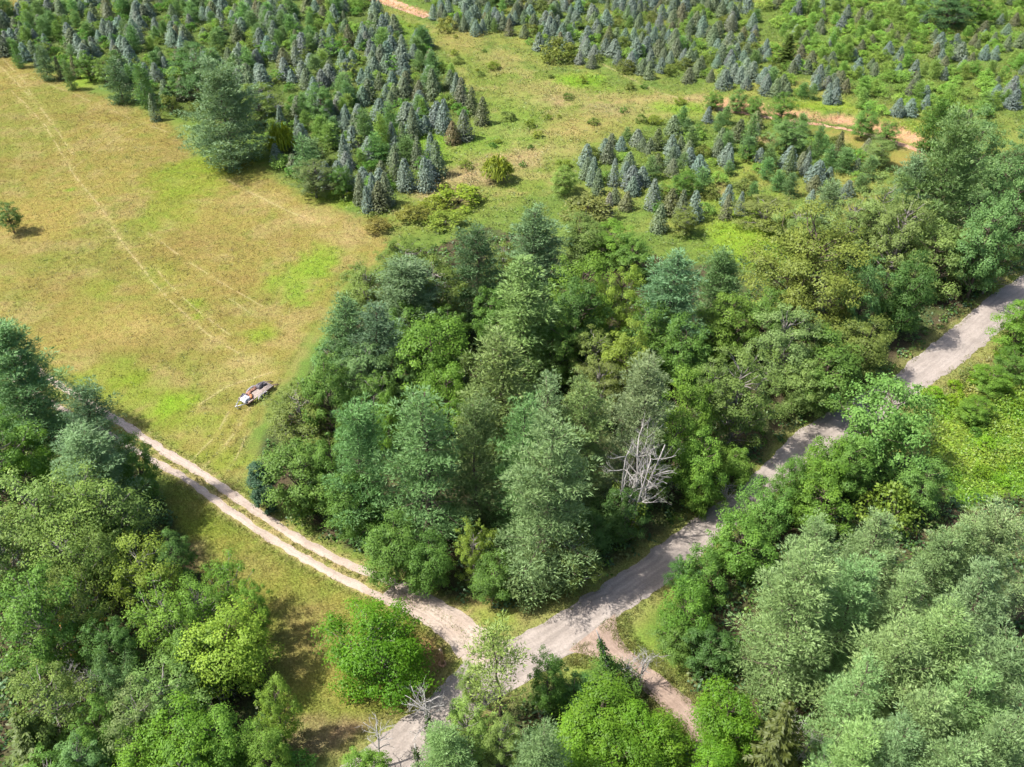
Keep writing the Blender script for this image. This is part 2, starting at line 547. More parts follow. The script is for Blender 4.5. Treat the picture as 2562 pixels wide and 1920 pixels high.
# spots of other growth: photograph position, radii in metres, colour, strength
LIME, GOLD, TAN, PINK = (.185, .26, .022), (.34, .25, .055), (.37, .275, .12), (.40, .27, .16)
SPOTS = [
    (760, 690, 5, 7, (.20, .30, .03), .9), (800, 650, 4, 6, (.20, .29, .03), .8), (730, 745, 3, 3, (.19, .28, .03), .9),
    (470, 440, 9, 10, LIME, .6), (430, 520, 7, 9, LIME, .5), (560, 410, 8, 6, LIME, .6), (215, 200, 5, 5, (.19, .28, .03), .9),
    (180, 472, 1.2, 1.2, (.15, .32, .02), .8), (480, 760, 1.6, 1.6, LIME, .8), (500, 790, 1.6, 1.4, LIME, .9), (655, 835, 2.4, 2.6, LIME, .8),
    (265, 720, 3, 3, LIME, .5), (250, 950, 6, 4, LIME, .6), (330, 990, 5, 4, LIME, .7), (410, 1010, 3, 2.5, (.2, .33, .02), .8),
    (470, 1060, 5, 3, LIME, .7), (540, 1160, 4, 3, LIME, .5), (390, 680, 4, 3, LIME, .4), (320, 660, 5, 4, (.22, .2, .05), .5),
    (160, 720, 7, 5, (.26, .18, .06), .5), (520, 600, 7, 5, (.25, .18, .06), .5), (600, 700, 5, 4, (.26, .18, .06), .6),
    (780, 540, 6, 5, TAN, .7), (650, 500, 6, 4, TAN, .55), (720, 800, 3, 3, TAN, .6), (630, 905, 4, 2, (.42, .33, .16), .6),
    (590, 930, 7, 4, (.36, .28, .11), .6), (300, 830, 9, 4, (.36, .27, .09), .6), (60, 560, 9, 7, (.36, .26, .08), .5),
    (780, 550, 3, 3, TAN, .5), (870, 590, 5, 4, TAN, .7), (930, 570, 3, 3, (.37, .28, .1), .6), (840, 500, 5, 4, LIME, .8),
    (1000, 350, 6, 8, (.15, .27, .02), .9), (1090, 370, 5, 8, (.14, .26, .02), .9), (960, 330, 5, 5, (.15, .28, .02), .8),
    (1270, 390, 10, 6, TAN, .6), (1180, 440, 7, 6, PINK, .8), (1085, 475, 5, 4, PINK, .7), (1300, 395, 5, 5, PINK, .6),
    (1360, 235, 10, 8, TAN, .6), (1380, 262, 5, 4, PINK, .6), (1250, 150, 6, 9, TAN, .5), (1150, 100, 7, 10, (.33, .26, .09), .7),
    (1440, 205, 7, 5, (.18, .32, .02), .9), (1520, 280, 6, 5, (.40, .25, .17), .5), (1560, 250, 9, 4, TAN, .6), (1660, 260, 10, 4, TAN, .7),
    (1700, 275, 8, 4, (.17, .31, .02), .7), (1480, 320, 8, 8, (.30, .25, .08), .7), (1430, 330, 6, 6, (.34, .26, .10), .6),
    (1000, 80, 8, 10, (.16, .26, .03), .8), (1240, 330, 12, 9, (.17, .24, .05), .8), (1200, 360, 8, 6, (.15, .24, .03), .7),
    (1290, 270, 6, 8, (.17, .25, .04), .6), (1800, 272, 3, 2, PINK, .7), (1735, 250, 4, 2.5, (.40, .24, .16), .5),
    (1900, 620, 9, 9, (.20, .29, .03), 1), (1830, 600, 6, 7, (.20, .29, .03), 1), (1880, 520, 8, 8, (.19, .27, .03), .8),
    (1750, 400, 10, 12, (.17, .25, .03), .7), (2060, 280, 8, 4, (.19, .28, .02), .8), (2290, 330, 6, 5, (.21, .28, .03), .7),
    (1910, 345, 3, 2.5, (.42, .25, .16), .7), (1800, 470, 3, 3, (.36, .25, .12), .6),
    (500, 1330, 5, 3, LIME, .35), (640, 1500, 5, 4, (.28, .25, .06), .5), (720, 1600, 5, 5, (.27, .2, .09), .6), (620, 1440, 4, 3, (.33, .25, .1), .5),
    (470, 1390, 2.5, 2, (.34, .24, .15), .7), (1060, 1610, 2, 1.8, (.30, .17, .09), .9), (1075, 1660, 2.2, 2, (.28, .16, .09), .9), (1100, 1710, 2, 1.2, (.34, .21, .11), .9),
    (830, 1820, 4, 3, (.29, .2, .12), .8), (760, 1860, 4, 2, (.27, .2, .12), .8), (900, 1800, 3, 1.6, (.3, .19, .13), .8),
    (1250, 1545, 5, 2, (.22, .25, .05), 1), (1170, 1515, 4, 1.4, (.30, .24, .09), .9), (1330, 1540, 3, 1.5, (.30, .25, .1), .9),
    (1620, 1640, 3, 2.5, (.17, .25, .04), 1), (1580, 1580, 2.5, 2, (.19, .25, .06), 1), (1700, 1700, 3, 3, (.2, .26, .05), 1), (1460, 1690, 3, 1.6, (.18, .24, .05), 1),
    (1660, 1365, 4, 1.2, (.27, .26, .07), .9), (2400, 970, 5, 3, (.28, .25, .08), .8), (2480, 900, 5, 3, (.30, .25, .1), .8),
]
_SP = [(at(x, y), rx * 1.1, ry * 1.1, np.array(c) * .70, s * .9) for x, y, rx, ry, c, s in SPOTS]

MAIN_L = pl((830, 1932), (873, 1902), (947, 1845), (1010, 1800), (1083, 1745), (1110, 1700), (1165, 1655), (1230, 1620), (1313, 1585), (1367, 1556),
            (1460, 1495), (1565, 1424), (1659, 1358), (1760, 1282), (1865, 1212), (1974, 1095), (2091, 1022), (2231, 946), (2309, 878), (2382, 824),
            (2460, 753), (2562, 686), (2760, 560))
MAIN_R = pl((1010, 1985), (1052, 1930), (1085, 1870), (1150, 1810), (1230, 1760), (1300, 1715), (1350, 1685), (1400, 1655), (1450, 1620), (1500, 1580),
            (1550, 1540), (1640, 1480), (1715, 1430), (1785, 1366), (1880, 1285), (2000, 1185), (2165, 1090), (2316, 972), (2413, 905), (2455, 870),
            (2518, 817), (2580, 772), (2790, 615))
LANE_L = pl((1540, 1535), (1536, 1572), (1550, 1606), (1592, 1643), (1650, 1690), (1710, 1737), (1756, 1783), (1790, 1830), (1800, 1900), (1800, 1990))
LANE_R = pl((1420, 1630), (1440, 1640), (1480, 1640), (1525, 1652), (1585, 1700), (1640, 1760), (1705, 1813), (1735, 1855), (1735, 1910), (1730, 1995))
DRV_U = pl((-260, 690), (-60, 830), (105, 932), (136, 959), (220, 1007), (307, 1060), (334, 1079), (428, 1141), (505, 1184), (622, 1268), (739, 1346), (850, 1404), (1006, 1467), (1122, 1521), (1215, 1590))
DRV_D = pl((-300, 735), (-100, 865), (60, 965), (95, 990), (170, 1032), (262, 1085), (300, 1105), (397, 1160), (480, 1207), (575, 1280), (725, 1378), (850, 1445), (967, 1502), (1083, 1552), (1160, 1640))
CLAY = pl((800, -60), (880, -12), (968, 10), (1068, 44))
CLAY2 = pl((1800, 268), (1860, 276), (1935, 290), (2013, 299), (2100, 312), (2215, 338), (2330, 380))


def zone(X, Y):
    """Own colour of what grows or lies on the ground there."""
    X, Y = np.asarray(X, float), np.asarray(Y, float)
    wx = X + 5 * (fbm(X * .12, Y * .12, 41, 3) - .5)
    wy = Y + 5 * (fbm(X * .12, Y * .12, 57, 3) - .5)
    n1, n2, n3 = fbm(X * .06, Y * .06, 7, 4), fbm(X * .25, Y * .25, 19, 4), fbm(X * .9, Y * .9, 29, 3)

    def mixc(c, a, m):
        return c * (1 - m[..., None]) + np.asarray(a) * m[..., None]
    C = np.zeros(X.shape + (3,)) + np.array((.098, .134, .028))
    C = mixc(C, (.20, .19, .05), smooth(.5, .7, n1) * .7)
    C = mixc(C, (.085, .135, .028), smooth(.5, .7, n2) * .7)
    def soft(polys, w=2.2):
        m = np.zeros(X.shape)
        for a in range(10):
            ox, oy = w * math.cos(a * 2.4) * math.sqrt((a + .5) / 10), w * math.sin(a * 2.4) * math.sqrt((a + .5) / 10)
            i = np.zeros(X.shape, bool)
            for q in polys:
                i |= inside(q, wx + ox, wy + oy)
            m += i
        return smooth(.1, .9, m / 10 + .35 * (n3 - .5))
    pa = soft((PLANT_A,), 2.5) * .75
    C = C * (1 - pa[..., None]) + np.array((.070, .098, .024)) * pa[..., None]
    f = soft((MEADOW, TOPFIELD, TANFIELD), 3.5)
    g = np.zeros_like(C) + np.array((.192, .155, .044))
    g = mixc(g, (.150, .147, .034), smooth(.46, .64, n1) * .8)
    g = mixc(g, (.225, .175, .072), smooth(.5, .66, n2) * .6)
    g = mixc(g, (.135, .150, .030), smooth(.56, .72, fbm(X * .45, Y * .45, 131, 4)) * .55)
    g = mixc(g, (.165, .125, .036), smooth(.54, .7, fbm(X * .13, Y * .13, 77, 4)) * .6)
    C = C * (1 - f[..., None]) + g * f[..., None]
    lo = soft((LOWER,), 1.6)
    g2 = mixc(np.zeros_like(C) + np.array((.200, .182, .046)), (.150, .168, .034), smooth(.42, .62, n2) * .8)
    C = C * (1 - lo[..., None]) + g2 * lo[..., None]
    cl = soft((CLEARING,), 3.5)
    g3 = mixc(np.zeros_like(C) + np.array((.122, .150, .030)), (.21, .182, .066), smooth(.52, .68, n2) * .7)
    C = C * (1 - cl[..., None]) + g3 * cl[..., None]
    k = inside(KUDZU, wx, wy)
    g4 = mixc(np.zeros_like(C) + np.array((.115, .205, .020)), (.165, .225, .030), smooth(.45, .65, n2) * .8)
    C[k] = g4[k]
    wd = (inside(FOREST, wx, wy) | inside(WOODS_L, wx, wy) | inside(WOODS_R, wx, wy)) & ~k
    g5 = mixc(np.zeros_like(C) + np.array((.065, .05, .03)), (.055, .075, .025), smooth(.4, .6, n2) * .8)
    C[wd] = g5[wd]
    for (cx, cy), rx, ry, c, s in _SP:
        d = np.hypot((wx - cx) / rx, (wy - cy) / ry) + .8 * (n3 - .5) + .7 * (n2 - .5)
        C = mixc(C, c, s * .92 * (1 - smooth(.35, 1.2, d)))
    for line, w, s in TRACKS:
        d = dist_poly(line, X + .25 * (n3 - .5), Y + .25 * (n2 - .5))
        C = mixc(C, (.36, .28, .13), s * .35 * (1 - smooth(w * .5, w * 3, d)) * smooth(.3, .5, n2 + .08))
    dv = np.minimum(np.minimum(dist_poly(MAIN_L, X, Y), dist_poly(MAIN_R, X, Y)), np.minimum(dist_poly(LANE_L, X, Y), dist_poly(LANE_R, X, Y)))
    C = mixc(C, (.18, .175, .06), .75 * (1 - smooth(.5, 2.2, dv + 1.2 * (n3 - .5))))
    dd = np.minimum(dist_poly(DRV_U, X, Y), dist_poly(DRV_D, X, Y))
    C = mixc(C, (.16, .185, .042), .8 * (1 - smooth(.8, 2.0, dd)))
    C = mixc(C, (.29, .215, .11), .75 * (1 - smooth(.5, 1.0, dd + .5 * (n3 - .5))))
    for line in (BANK, BANK2):
        d = dist_poly(line, X, Y)
        C = mixc(C, (.34, .19, .12), .95 * (1 - smooth(.5, 1.6, d + 2.0 * (n2 - .5))))
    return C


def axis(a, b, fine, far):
    core = np.arange(a, b, fine)
    return np.concatenate([[-far, a - (far + a) * .3, a - 60, a - 20], core, [b + 20, b + 60, b + (far - b) * .3, far]])


xs = np.concatenate([[-4000, -1500, -700, -420, -330, -290], np.arange(-262, -122, 1.8), np.arange(-122, 90, .85), np.arange(90, 262, 1.8), [290, 330, 420, 700, 1500, 4000]])
ys = np.concatenate([[-3000, -900, -250, -80, -30, 0, 15], np.arange(26, 170, .85), np.arange(170, 390, 1.3), [410, 450, 520, 700, 1200, 2500, 6000]])
GX, GY = np.meshgrid(xs, ys)
g = Geo()
nx, ny = len(xs), len(ys)
idx = np.arange(nx * ny).reshape(ny, nx)
quads = np.stack([idx[:-1, :-1], idx[:-1, 1:], idx[1:, 1:], idx[1:, :-1]], -1).reshape(-1, 4)
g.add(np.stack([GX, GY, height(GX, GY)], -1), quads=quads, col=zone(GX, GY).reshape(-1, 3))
ground = obj('ground', g.mesh('ground', True), M['ground'])
tag(ground, 'golden meadow and green weedy ground under the trees', 'ground', kind='structure')


def resample(P, step):
    P = np.asarray(P)
    d = np.concatenate([[0], np.cumsum(np.hypot(*np.diff(P, axis=0).T))])
    n = max(2, int(d[-1] / step))
    t = np.linspace(0, d[-1], n)
    # Catmull-like smoothing of the surveyed points
    x, y = np.interp(t, d, P[:, 0]), np.interp(t, d, P[:, 1])
    k = max(1, int(2.0 / step))
    ker = np.ones(2 * k + 1) / (2 * k + 1)
    xp, yp = np.pad(x, k, mode='reflect', reflect_type='odd'), np.pad(y, k, mode='reflect', reflect_type='odd')
    return np.stack([np.convolve(xp, ker, 'valid'), np.convolve(yp, ker, 'valid')], 1)


def strip(name, A, B, mat, z, ragged=.25, cols=9, seed=0, step=.4):
    A, B = resample(A, step), resample(B, step)
    n = max(len(A), len(B))
    A = np.stack([np.interp(np.linspace(0, 1, n), np.linspace(0, 1, len(A)), A[:, i]) for i in (0, 1)], 1)
    B = np.stack([np.interp(np.linspace(0, 1, n), np.linspace(0, 1, len(B)), B[:, i]) for i in (0, 1)], 1)
    W = B - A
    W /= np.linalg.norm(W, axis=1, keepdims=True)
    A = A + W * (ragged * (fbm(A[:, 0] * .9, A[:, 1] * .9, seed, 4) - .5) * 2)[:, None]
    B = B + W * (ragged * (fbm(B[:, 0] * .9, B[:, 1] * .9, seed + 5, 4) - .5) * 2)[:, None]
    t = np.linspace(0, 1, cols)
    P = A[:, None] * (1 - t[None, :, None]) + B[:, None] * t[None, :, None]
    edge = np.minimum(t, 1 - t)
    Z = height(P[..., 0], P[..., 1]) + z + .05 * smooth(0, .4, edge)[None, :]
    gg = Geo()
    i = np.arange(n * cols).reshape(n, cols)
    q = np.stack([i[:-1, :-1], i[:-1, 1:], i[1:, 1:], i[1:, :-1]], -1).reshape(-1, 4)
    dist = np.cumsum(np.concatenate([[0], np.hypot(*np.diff((A + B) / 2, axis=0).T)]))
    tone = np.stack([np.broadcast_to(t, (n, cols)), np.broadcast_to(dist[:, None] * .02, (n, cols)), np.zeros((n, cols))], -1)
    gg.add(np.concatenate([P, Z[..., None]], -1), quads=q, col=tone.reshape(-1, 3))
    o = obj(name, gg.mesh(name, True), mat)
    return o


def offset(P, d):
    P = resample(P, .8)
    T = np.gradient(P, axis=0)
    T /= np.linalg.norm(T, axis=1, keepdims=True)
    Nn = np.stack([-T[:, 1], T[:, 0]], 1)
    return P + Nn * d


tag(strip('road', MAIN_L, MAIN_R, M['gravel'], .030, .5, 13, 3), 'pale gravel road running up to the right between the woods', 'road', kind='structure')
tag(strip('side_lane', LANE_L, LANE_R, M['lane'], .044, .25, 9, 9), 'narrow brown gravel lane leaving the road at lower right', 'lane', kind='structure')
n_far = 11
tag(strip('driveway_track', offset(DRV_U, .52), offset(DRV_U, -.52), M['drive'], .020, .32, 7, 21), 'pale wheel track of the driveway, the one nearer the woods', 'driveway', kind='structure')
tag(strip('driveway_track', offset(DRV_D, .48), offset(DRV_D, -.48), M['drive'], .020, .32, 7, 27), 'pale wheel track of the driveway, the one nearer the camera', 'driveway', kind='structure')
tag(strip('driveway_apron', pl((985, 1464), (1060, 1486), (1122, 1515), (1215, 1576), (1280, 1612)), pl((955, 1490), (1020, 1522), (1083, 1550), (1150, 1618), (1175, 1700)),
          M['drive'], .026, .25, 9, 33), 'pinkish gravel mouth of the driveway where it meets the road', 'driveway', kind='structure')
tag(strip('dirt_track', offset(CLAY, 1.3), offset(CLAY, -1.3), M['clay'], .03, .5, 7, 41), 'bare orange dirt track at the top edge of the picture', 'track', kind='structure')
tag(strip('dirt_track', offset(CLAY2, -.7), offset(CLAY2, -2.1), M['clay'], .03, .7, 7, 47), 'orange dirt track below the cut bank at upper right', 'track', kind='structure')


def worn(name, line, w, label, seed):
    """A thin, patchy strip of flattened straw where wheels have passed."""
    P = resample(line, .25)
    n = len(P)
    T = np.gradient(P, axis=0)
    T /= np.linalg.norm(T, axis=1, keepdims=True)
    Nn = np.stack([-T[:, 1], T[:, 0]], 1)
    P = P + Nn * (.35 * (fbm(P[:, 0] * .25, P[:, 1] * .25, seed, 2) - .5))[:, None]
    wl = w * (.35 + 1.0 * fbm(P[:, 0] * 1.3, P[:, 1] * 1.3, seed + 2, 3))
    wr = w * (.35 + 1.0 * fbm(P[:, 0] * 1.3, P[:, 1] * 1.3, seed + 9, 3))
    L_, R_ = P + Nn * wl[:, None], P - Nn * wr[:, None]
    V = np.stack([L_, P, R_], 1)
    Z = height(V[..., 0], V[..., 1]) + .02
    keep = fbm(P[:, 0] * .5, P[:, 1] * .5, seed + 4, 3) > .42
    q = []
    for i in range(n - 1):
        if keep[i]:
            q += [(i * 3, i * 3 + 1, i * 3 + 4, i * 3 + 3), (i * 3 + 1, i * 3 + 2, i * 3 + 5, i * 3 + 4)]
    if not q:
        return
    base = zone(V[..., 0], V[..., 1])
    col = base * .62 + np.array((.31, .25, .13)) * .38
    gg = Geo()
    gg.add(np.concatenate([V, Z[..., None]], -1), quads=q, col=col.reshape(-1, 3))
    tag(obj(name, gg.mesh(name, True), M['ground']), label, 'wheel track', kind='structure')


for i, (line, w, s) in enumerate(TRACKS):
    worn('worn_track', line, w * .75, 'faint pale track of flattened straw crossing the meadow', 200 + i * 13)

# ------------------------------------------------------------------ trees: meshes that alike trees share
def unit(a):
    return a / (np.linalg.norm(a, axis=-1, keepdims=True) + 1e-9)


def sphere_dirs(n, rng, jitter=.25):
    i = np.arange(n) + .5
    z = 1 - 2 * i / n
    ph = i * 2.399963 + rng.uniform(0, 6.28)
    r = np.sqrt(1 - z * z)
    d = np.stack([r * np.cos(ph), r * np.sin(ph), z], 1)
    return unit(d + rng.normal(0, jitter, (n, 3)))


def bend_path(p0, p1, rng, k=5, wob=.06, sag=0.0):
    t = np.linspace(0, 1, k)[:, None]
    p0, p1 = np.asarray(p0, float), np.asarray(p1, float)
    L = np.linalg.norm(p1 - p0)
    P = p0 + (p1 - p0) * t
    P[1:-1] += rng.normal(0, wob * L, (k - 2, 3))
    P[:, 2] += sag * L * np.sin(np.pi * t[:, 0])
    return P


def broadleaf(seed, h=12.0, r=4.0, base=.14, nclump=100, nleaf=150, leaf=.23, clump=.82, shape=1.0, limbs=.5, core=.12, droop=.0, gap=0.0):
    """Crown of many leaf clumps carried on limbs; returns (wood, crown) meshes."""
    rng = np.random.default_rng(seed)
    wood, cr = Geo(), Geo()
    lean = rng.normal(0, .02 * h, 2)
    tp = np.array([[0, 0, -.3], [lean[0] * .2, lean[1] * .2, .2 * h], [lean[0] * .6, lean[1] * .6, .5 * h], [lean[0], lean[1], .82 * h]])
    wood.tube(tp, [.024 * h, .018 * h, .012 * h, .003 * h], 7)
    hc, hz = (base + 1) / 2 * h, (1 - base) / 2 * h
    D = sphere_dirs(nclump, rng)
    ph0 = rng.uniform(0, 6.28, 6)
    az = np.arctan2(D[:, 1], D[:, 0])
    mod = 1 + .16 * np.sin(2 * az + ph0[0]) + .13 * np.sin(3 * az + ph0[1] + 2 * D[:, 2]) + .11 * np.sin(5 * az + ph0[2] + 3 * D[:, 2])
    fr = rng.uniform(.62, 1.1, nclump) * mod
    inner = rng.random(nclump) < core
    fr[inner] *= rng.uniform(.35, .7, inner.sum())
    if gap:
        fr[rng.random(nclump) < gap] = -1
    keep = fr > 0
    D, fr = D[keep], fr[keep]
    up = D[:, 2]
    rad = np.where(up > 0, np.power(np.clip(1 - np.abs(up) ** 2, 0, 1), .5 * shape), np.power(np.clip(1 - np.abs(up) ** 2.6, 0, 1), .5))
    P = np.stack([D[:, 0] / (np.hypot(D[:, 0], D[:, 1]) + 1e-6) * rad * r * fr, D[:, 1] / (np.hypot(D[:, 0], D[:, 1]) + 1e-6) * rad * r * fr, hc + up * hz * np.minimum(fr, 1.0)], 1)
    P[:, :2] += lean * np.clip(P[:, 2:3] / h, 0, 1)
    P[:, 2] = np.maximum(P[:, 2], .05 * h)
    for i, p in enumerate(P):
        k_ = rng.uniform(.5, 1.5)
        s = clump * k_ * (r / 4.0) ** .5
        n = int(nleaf * (.25 + .75 * k_ * k_) * rng.uniform(.75, 1.15))
        an = rng.uniform(.7, 1.45, 2)
        if rng.random() < limbs:
            zs = np.clip(p[2] - np.hypot(*p[:2]) * rng.uniform(.5, 1.1), .12 * h, .75 * h)
            c = np.array([np.interp(zs, tp[:, 2], tp[:, 0]), np.interp(zs, tp[:, 2], tp[:, 1]), zs])
            wood.tube(bend_path(c, p, rng, 5, .05, -.05), np.linspace(.0085 * h, .002 * h, 5) * rng.uniform(.6, 1.1), 4)
        out = unit(p - np.array([0, 0, hc * .8]))
        q = rng.normal(0, 1, (n, 3))
        q = unit(q) * (rng.random((n, 1)) ** .45)
        q[:, 2] = q[:, 2] * .62 + .12 * (1 - q[:, 0] ** 2 - q[:, 1] ** 2)
        stray = np.where(rng.random((n, 1)) < .10, rng.uniform(1.1, 1.5, (n, 1)), 1.0)
        c = p + q * s * stray * np.array([1.15 * an[0], 1.15 * an[1], .95])
        c[:, 2] -= droop * (q[:, 0] ** 2 + q[:, 1] ** 2) * s
        N = unit(q * 1.0 + np.array([0, 0, .75]) + out * .4 + rng.normal(0, .30, (n, 3)))
        Dd = unit(np.cross(N, rng.normal(0, 1, (n, 3))) + np.array([0, 0, -.15 - droop]))
        tint = np.clip(rng.normal(1.0, .10) + rng.normal(0, .085, n), .5, 1.6)
        L = leaf * rng.uniform(.7, 1.35, n)
        cr.leaves(c, Dd, N, L, L * rng.uniform(.55, .8, n), tint)
    return wood.mesh('trunk'), cr.mesh('crown')


def pine(seed, h=20.0, r=4.6, base=.10, step=1.0, nb=5, needle=.46, nblade=50, blade=.10, droop=0.05, fill=1.0, blunt=.5, stubs=True, pad=.86):
    """White pine: whorls of boughs, each ending in flat, scalloped pads of upturned needle tufts."""
    rng = np.random.default_rng(seed)
    wood, cr = Geo(), Geo()
    lean = rng.normal(0, .012 * h, 2)
    k = 8
    tz = np.linspace(-.3, h * .97, k)
    tp = np.stack([lean[0] * (tz / h) ** 2 + rng.normal(0, .006 * h, k) * (tz > 1), lean[1] * (tz / h) ** 2 + rng.normal(0, .006 * h, k) * (tz > 1), tz], 1)
    wood.tube(tp, np.linspace(.0165 * h, .0025 * h, k), 7)
    z = base * h
    ph = rng.uniform(0, 6.28)
    side = 1 + .13 * rng.normal(size=8)
    C, D, TI = [], [], []

    NN = []

    def tuftpad(p, pr, fwd, lift):
        n = max(8, int(nblade * (pr / pad) ** 1.5 * rng.uniform(.75, 1.2)))
        a, q = rng.uniform(0, 6.28, n), rng.random(n) ** .5
        o = np.stack([np.cos(a) * q, np.sin(a) * q, .72 * np.sqrt(1 - q ** 2) - .25 + rng.normal(0, .09, n)], 1) * pr
        nrm = unit(o * np.array([1, 1, 1.5]) / pr + np.array([0, 0, .35]))
        o[:, 2] += lift * (o[:, 0] * fwd[0] + o[:, 1] * fwd[1])
        d = unit(nrm * .45 + o * np.array([.8, .8, .2]) / pr + np.array([0, 0, .2]) + fwd * .2 + rng.normal(0, .36, (n, 3)))
        C.append(p + o)
        D.append(d)
        NN.append(unit(nrm + rng.normal(0, .22, (n, 3))))
        TI.append(np.clip(rng.normal(1, .10) + rng.normal(0, .08, n), .5, 1.6))
    while z < h * .95:
        t = (z / h - base) / (1 - base)
        prof = (min(1.0, .66 + 1.5 * t)) * (1 - t) ** blunt
        n = max(3, int(round(nb + rng.normal(0, .8))))
        whorl = rng.uniform(.82, 1.12)
        for j in range(n):
            if rng.random() > .95 * fill:
                continue
            a = ph + j * 2 * math.pi / n + rng.normal(0, .25)
            sd = side[int((a % (2 * math.pi)) / (2 * math.pi) * 8) % 8]
            L = max(.3, r * prof * whorl * sd * rng.uniform(.66, 1.15))
            el = math.radians(-8 + 66 * t ** 1.5 + rng.normal(0, 7))
            zz = z + rng.normal(0, .18 * step)
            u = np.linspace(0, 1, 6)
            hx = u * L * math.cos(el)
            hz = u * L * math.sin(el) - droop * L * np.sin(u * 2.2) + .14 * L * u ** 3
            ctr = np.array([np.interp(zz, tz, tp[:, 0]), np.interp(zz, tz, tp[:, 1])])
            B = np.stack([ctr[0] + hx * math.cos(a), ctr[1] + hx * math.sin(a), zz + hz], 1)
            wood.tube(B, np.linspace(.0045 * h * (1 - t * .6), .0009 * h, 6), 4, cap=False)
            lat = np.array([-math.sin(a), math.cos(a), 0])
            fwd = np.array([math.cos(a), math.sin(a), 0])
            pr0 = np.clip(.24 * L + .22, .26, 1.05 * pad)
            npads = max(1, int(round(L / (1.15 * pr0))))
            for i in range(npads):
                uu = 1.0 - i * (.86 / max(1, npads))
                p = np.array([np.interp(uu, u, B[:, c]) for c in range(3)])
                lift = .12 + .4 * t
                tuftpad(p + rng.normal(0, .10, 3), pr0 * rng.uniform(.75, 1.15), fwd, lift)
                if L > 1.6 * pad and i > 0:
                    for s_ in (-1, 1):
                        if rng.random() < .6 * fill:
                            w = L * .30 * rng.uniform(.7, 1.2) * math.sin(min(uu, .9) * math.pi) ** .5
                            tuftpad(p + lat * s_ * w + fwd * .2 * w + np.array([0, 0, -.06 * w + rng.normal(0, .12)]), pr0 * rng.uniform(.6, .95), unit(fwd + lat * s_ * .6), lift)
        z += step * rng.uniform(.72, 1.25) * (1 - .42 * t)
        ph += rng.uniform(.4, 1.4)
    for q in range(3):
        tuftpad(np.array([tp[-1][0], tp[-1][1], h * (.93 + .025 * q)]), .38 * pad * (1 - .2 * q), np.zeros(3), 0)
    C, D, TI = np.concatenate(C), np.concatenate(D), np.concatenate(TI)
    cr.blades(C, D, needle * rng.uniform(.65, 1.25, len(C)), blade * rng.uniform(.75, 1.5, len(C)), TI, N=np.concatenate(NN))
    if stubs:
        for _ in range(8):
            zz, a = rng.uniform(.05, .3) * h, rng.uniform(0, 6.28)
            Ls = rng.uniform(.25, .6) * r
            wood.tube([[0, 0, zz], [Ls * math.cos(a), Ls * math.sin(a), zz + .1 * Ls]], [.05, .012], 4)
    return wood.mesh('trunk'), cr.mesh('crown')


def spruce(seed, h=6.0, r=1.6, whorls=13, nb=12, droop=.16, spray=.36, width=.17, st=4, hang=0.0, ragged=.12, dense=1.0):
    """Tiered cone: each whorl a skirt of flat drooping sprays."""
    rng = np.random.default_rng(seed)
    wood, cr = Geo(), Geo()
    wood.tube([[0, 0, -.2], [rng.normal(0, .02 * h), rng.normal(0, .02 * h), .55 * h], [0, 0, h * .97]], [.022 * h, .013 * h, .003 * h], 6)
    C, D, N, TI, LL = [], [], [], [], []
    for w in range(whorls):
        t = w / (whorls - .2)
        z = h * (.05 + .93 * t ** .95)
        R_ = r * ((1 - t) ** .88 * (.78 + .22 * min(1, t * 6))) + .06 * r
        n = max(4, int(nb * (1 - .5 * t) * dense))
        ph = rng.uniform(0, 6.28)
        for j in range(n):
            a = ph + j * 2 * math.pi / n + rng.normal(0, .12)
            L = R_ * rng.uniform(1 - ragged * 2, 1 + ragged)
            ca, sa = math.cos(a), math.sin(a)
            lat = np.array([-sa, ca, 0.])
            for s_ in range(st):
                u = (s_ + .6) / st
                zz = z - droop * L * math.sin(u * 2.4) + .10 * L * u ** 3 + rng.normal(0, .006 * h)
                p = np.array([ca * L * u, sa * L * u, zz])
                f = np.array([ca, sa, -.12 + .3 * u])
                ti = np.clip(rng.normal(1, .12), .5, 1.5)
                for q in (-1, 0, 1):
                    d = f + lat * q * .95 + rng.normal(0, .12, 3)
                    if hang:
                        d = d * .6 + np.array([0, 0, -hang * rng.uniform(.4, 1)])
                    C.append(p)
                    D.append(d)
                    N.append(np.array([0, 0, .8]) + rng.normal(0, .25, 3) + np.array([ca, sa, 0]) * .6)
                    TI.append(ti + rng.normal(0, .08))
                    LL.append(spray * (.5 + .6 * (1 - t)) * rng.uniform(.75, 1.2))
                if u > .45 and not hang:
                    for q in (-.55, .55):            # the drooping skirt of the bough
                        C.append(p + lat * q * .30 * L + np.array([0, 0, .02]))
                        D.append(np.array([ca * .55, sa * .55, -.75]) + rng.normal(0, .15, 3))
                        N.append(np.array([ca, sa, .75]) + rng.normal(0, .2, 3))
                        TI.append(ti * .97 + rng.normal(0, .06))
                        LL.append(h / whorls * rng.uniform(.75, 1.15))
    # leader
    for _ in range(8):
        C.append(np.array([0, 0, h * .93]))
        D.append(np.array([rng.normal(0, .35), rng.normal(0, .35), 1]))
        N.append(rng.normal(0, 1, 3))
        TI.append(1.0)
        LL.append(spray * .7)
    C, D, N, LL = np.array(C), unit(np.array(D)), unit(np.array(N)), np.array(LL)
    cr.leaves(C, D, N, LL, LL * width / .4 * 1.25, np.clip(np.array(TI), .5, 1.6))
    return wood.mesh('trunk'), cr.mesh('crown')


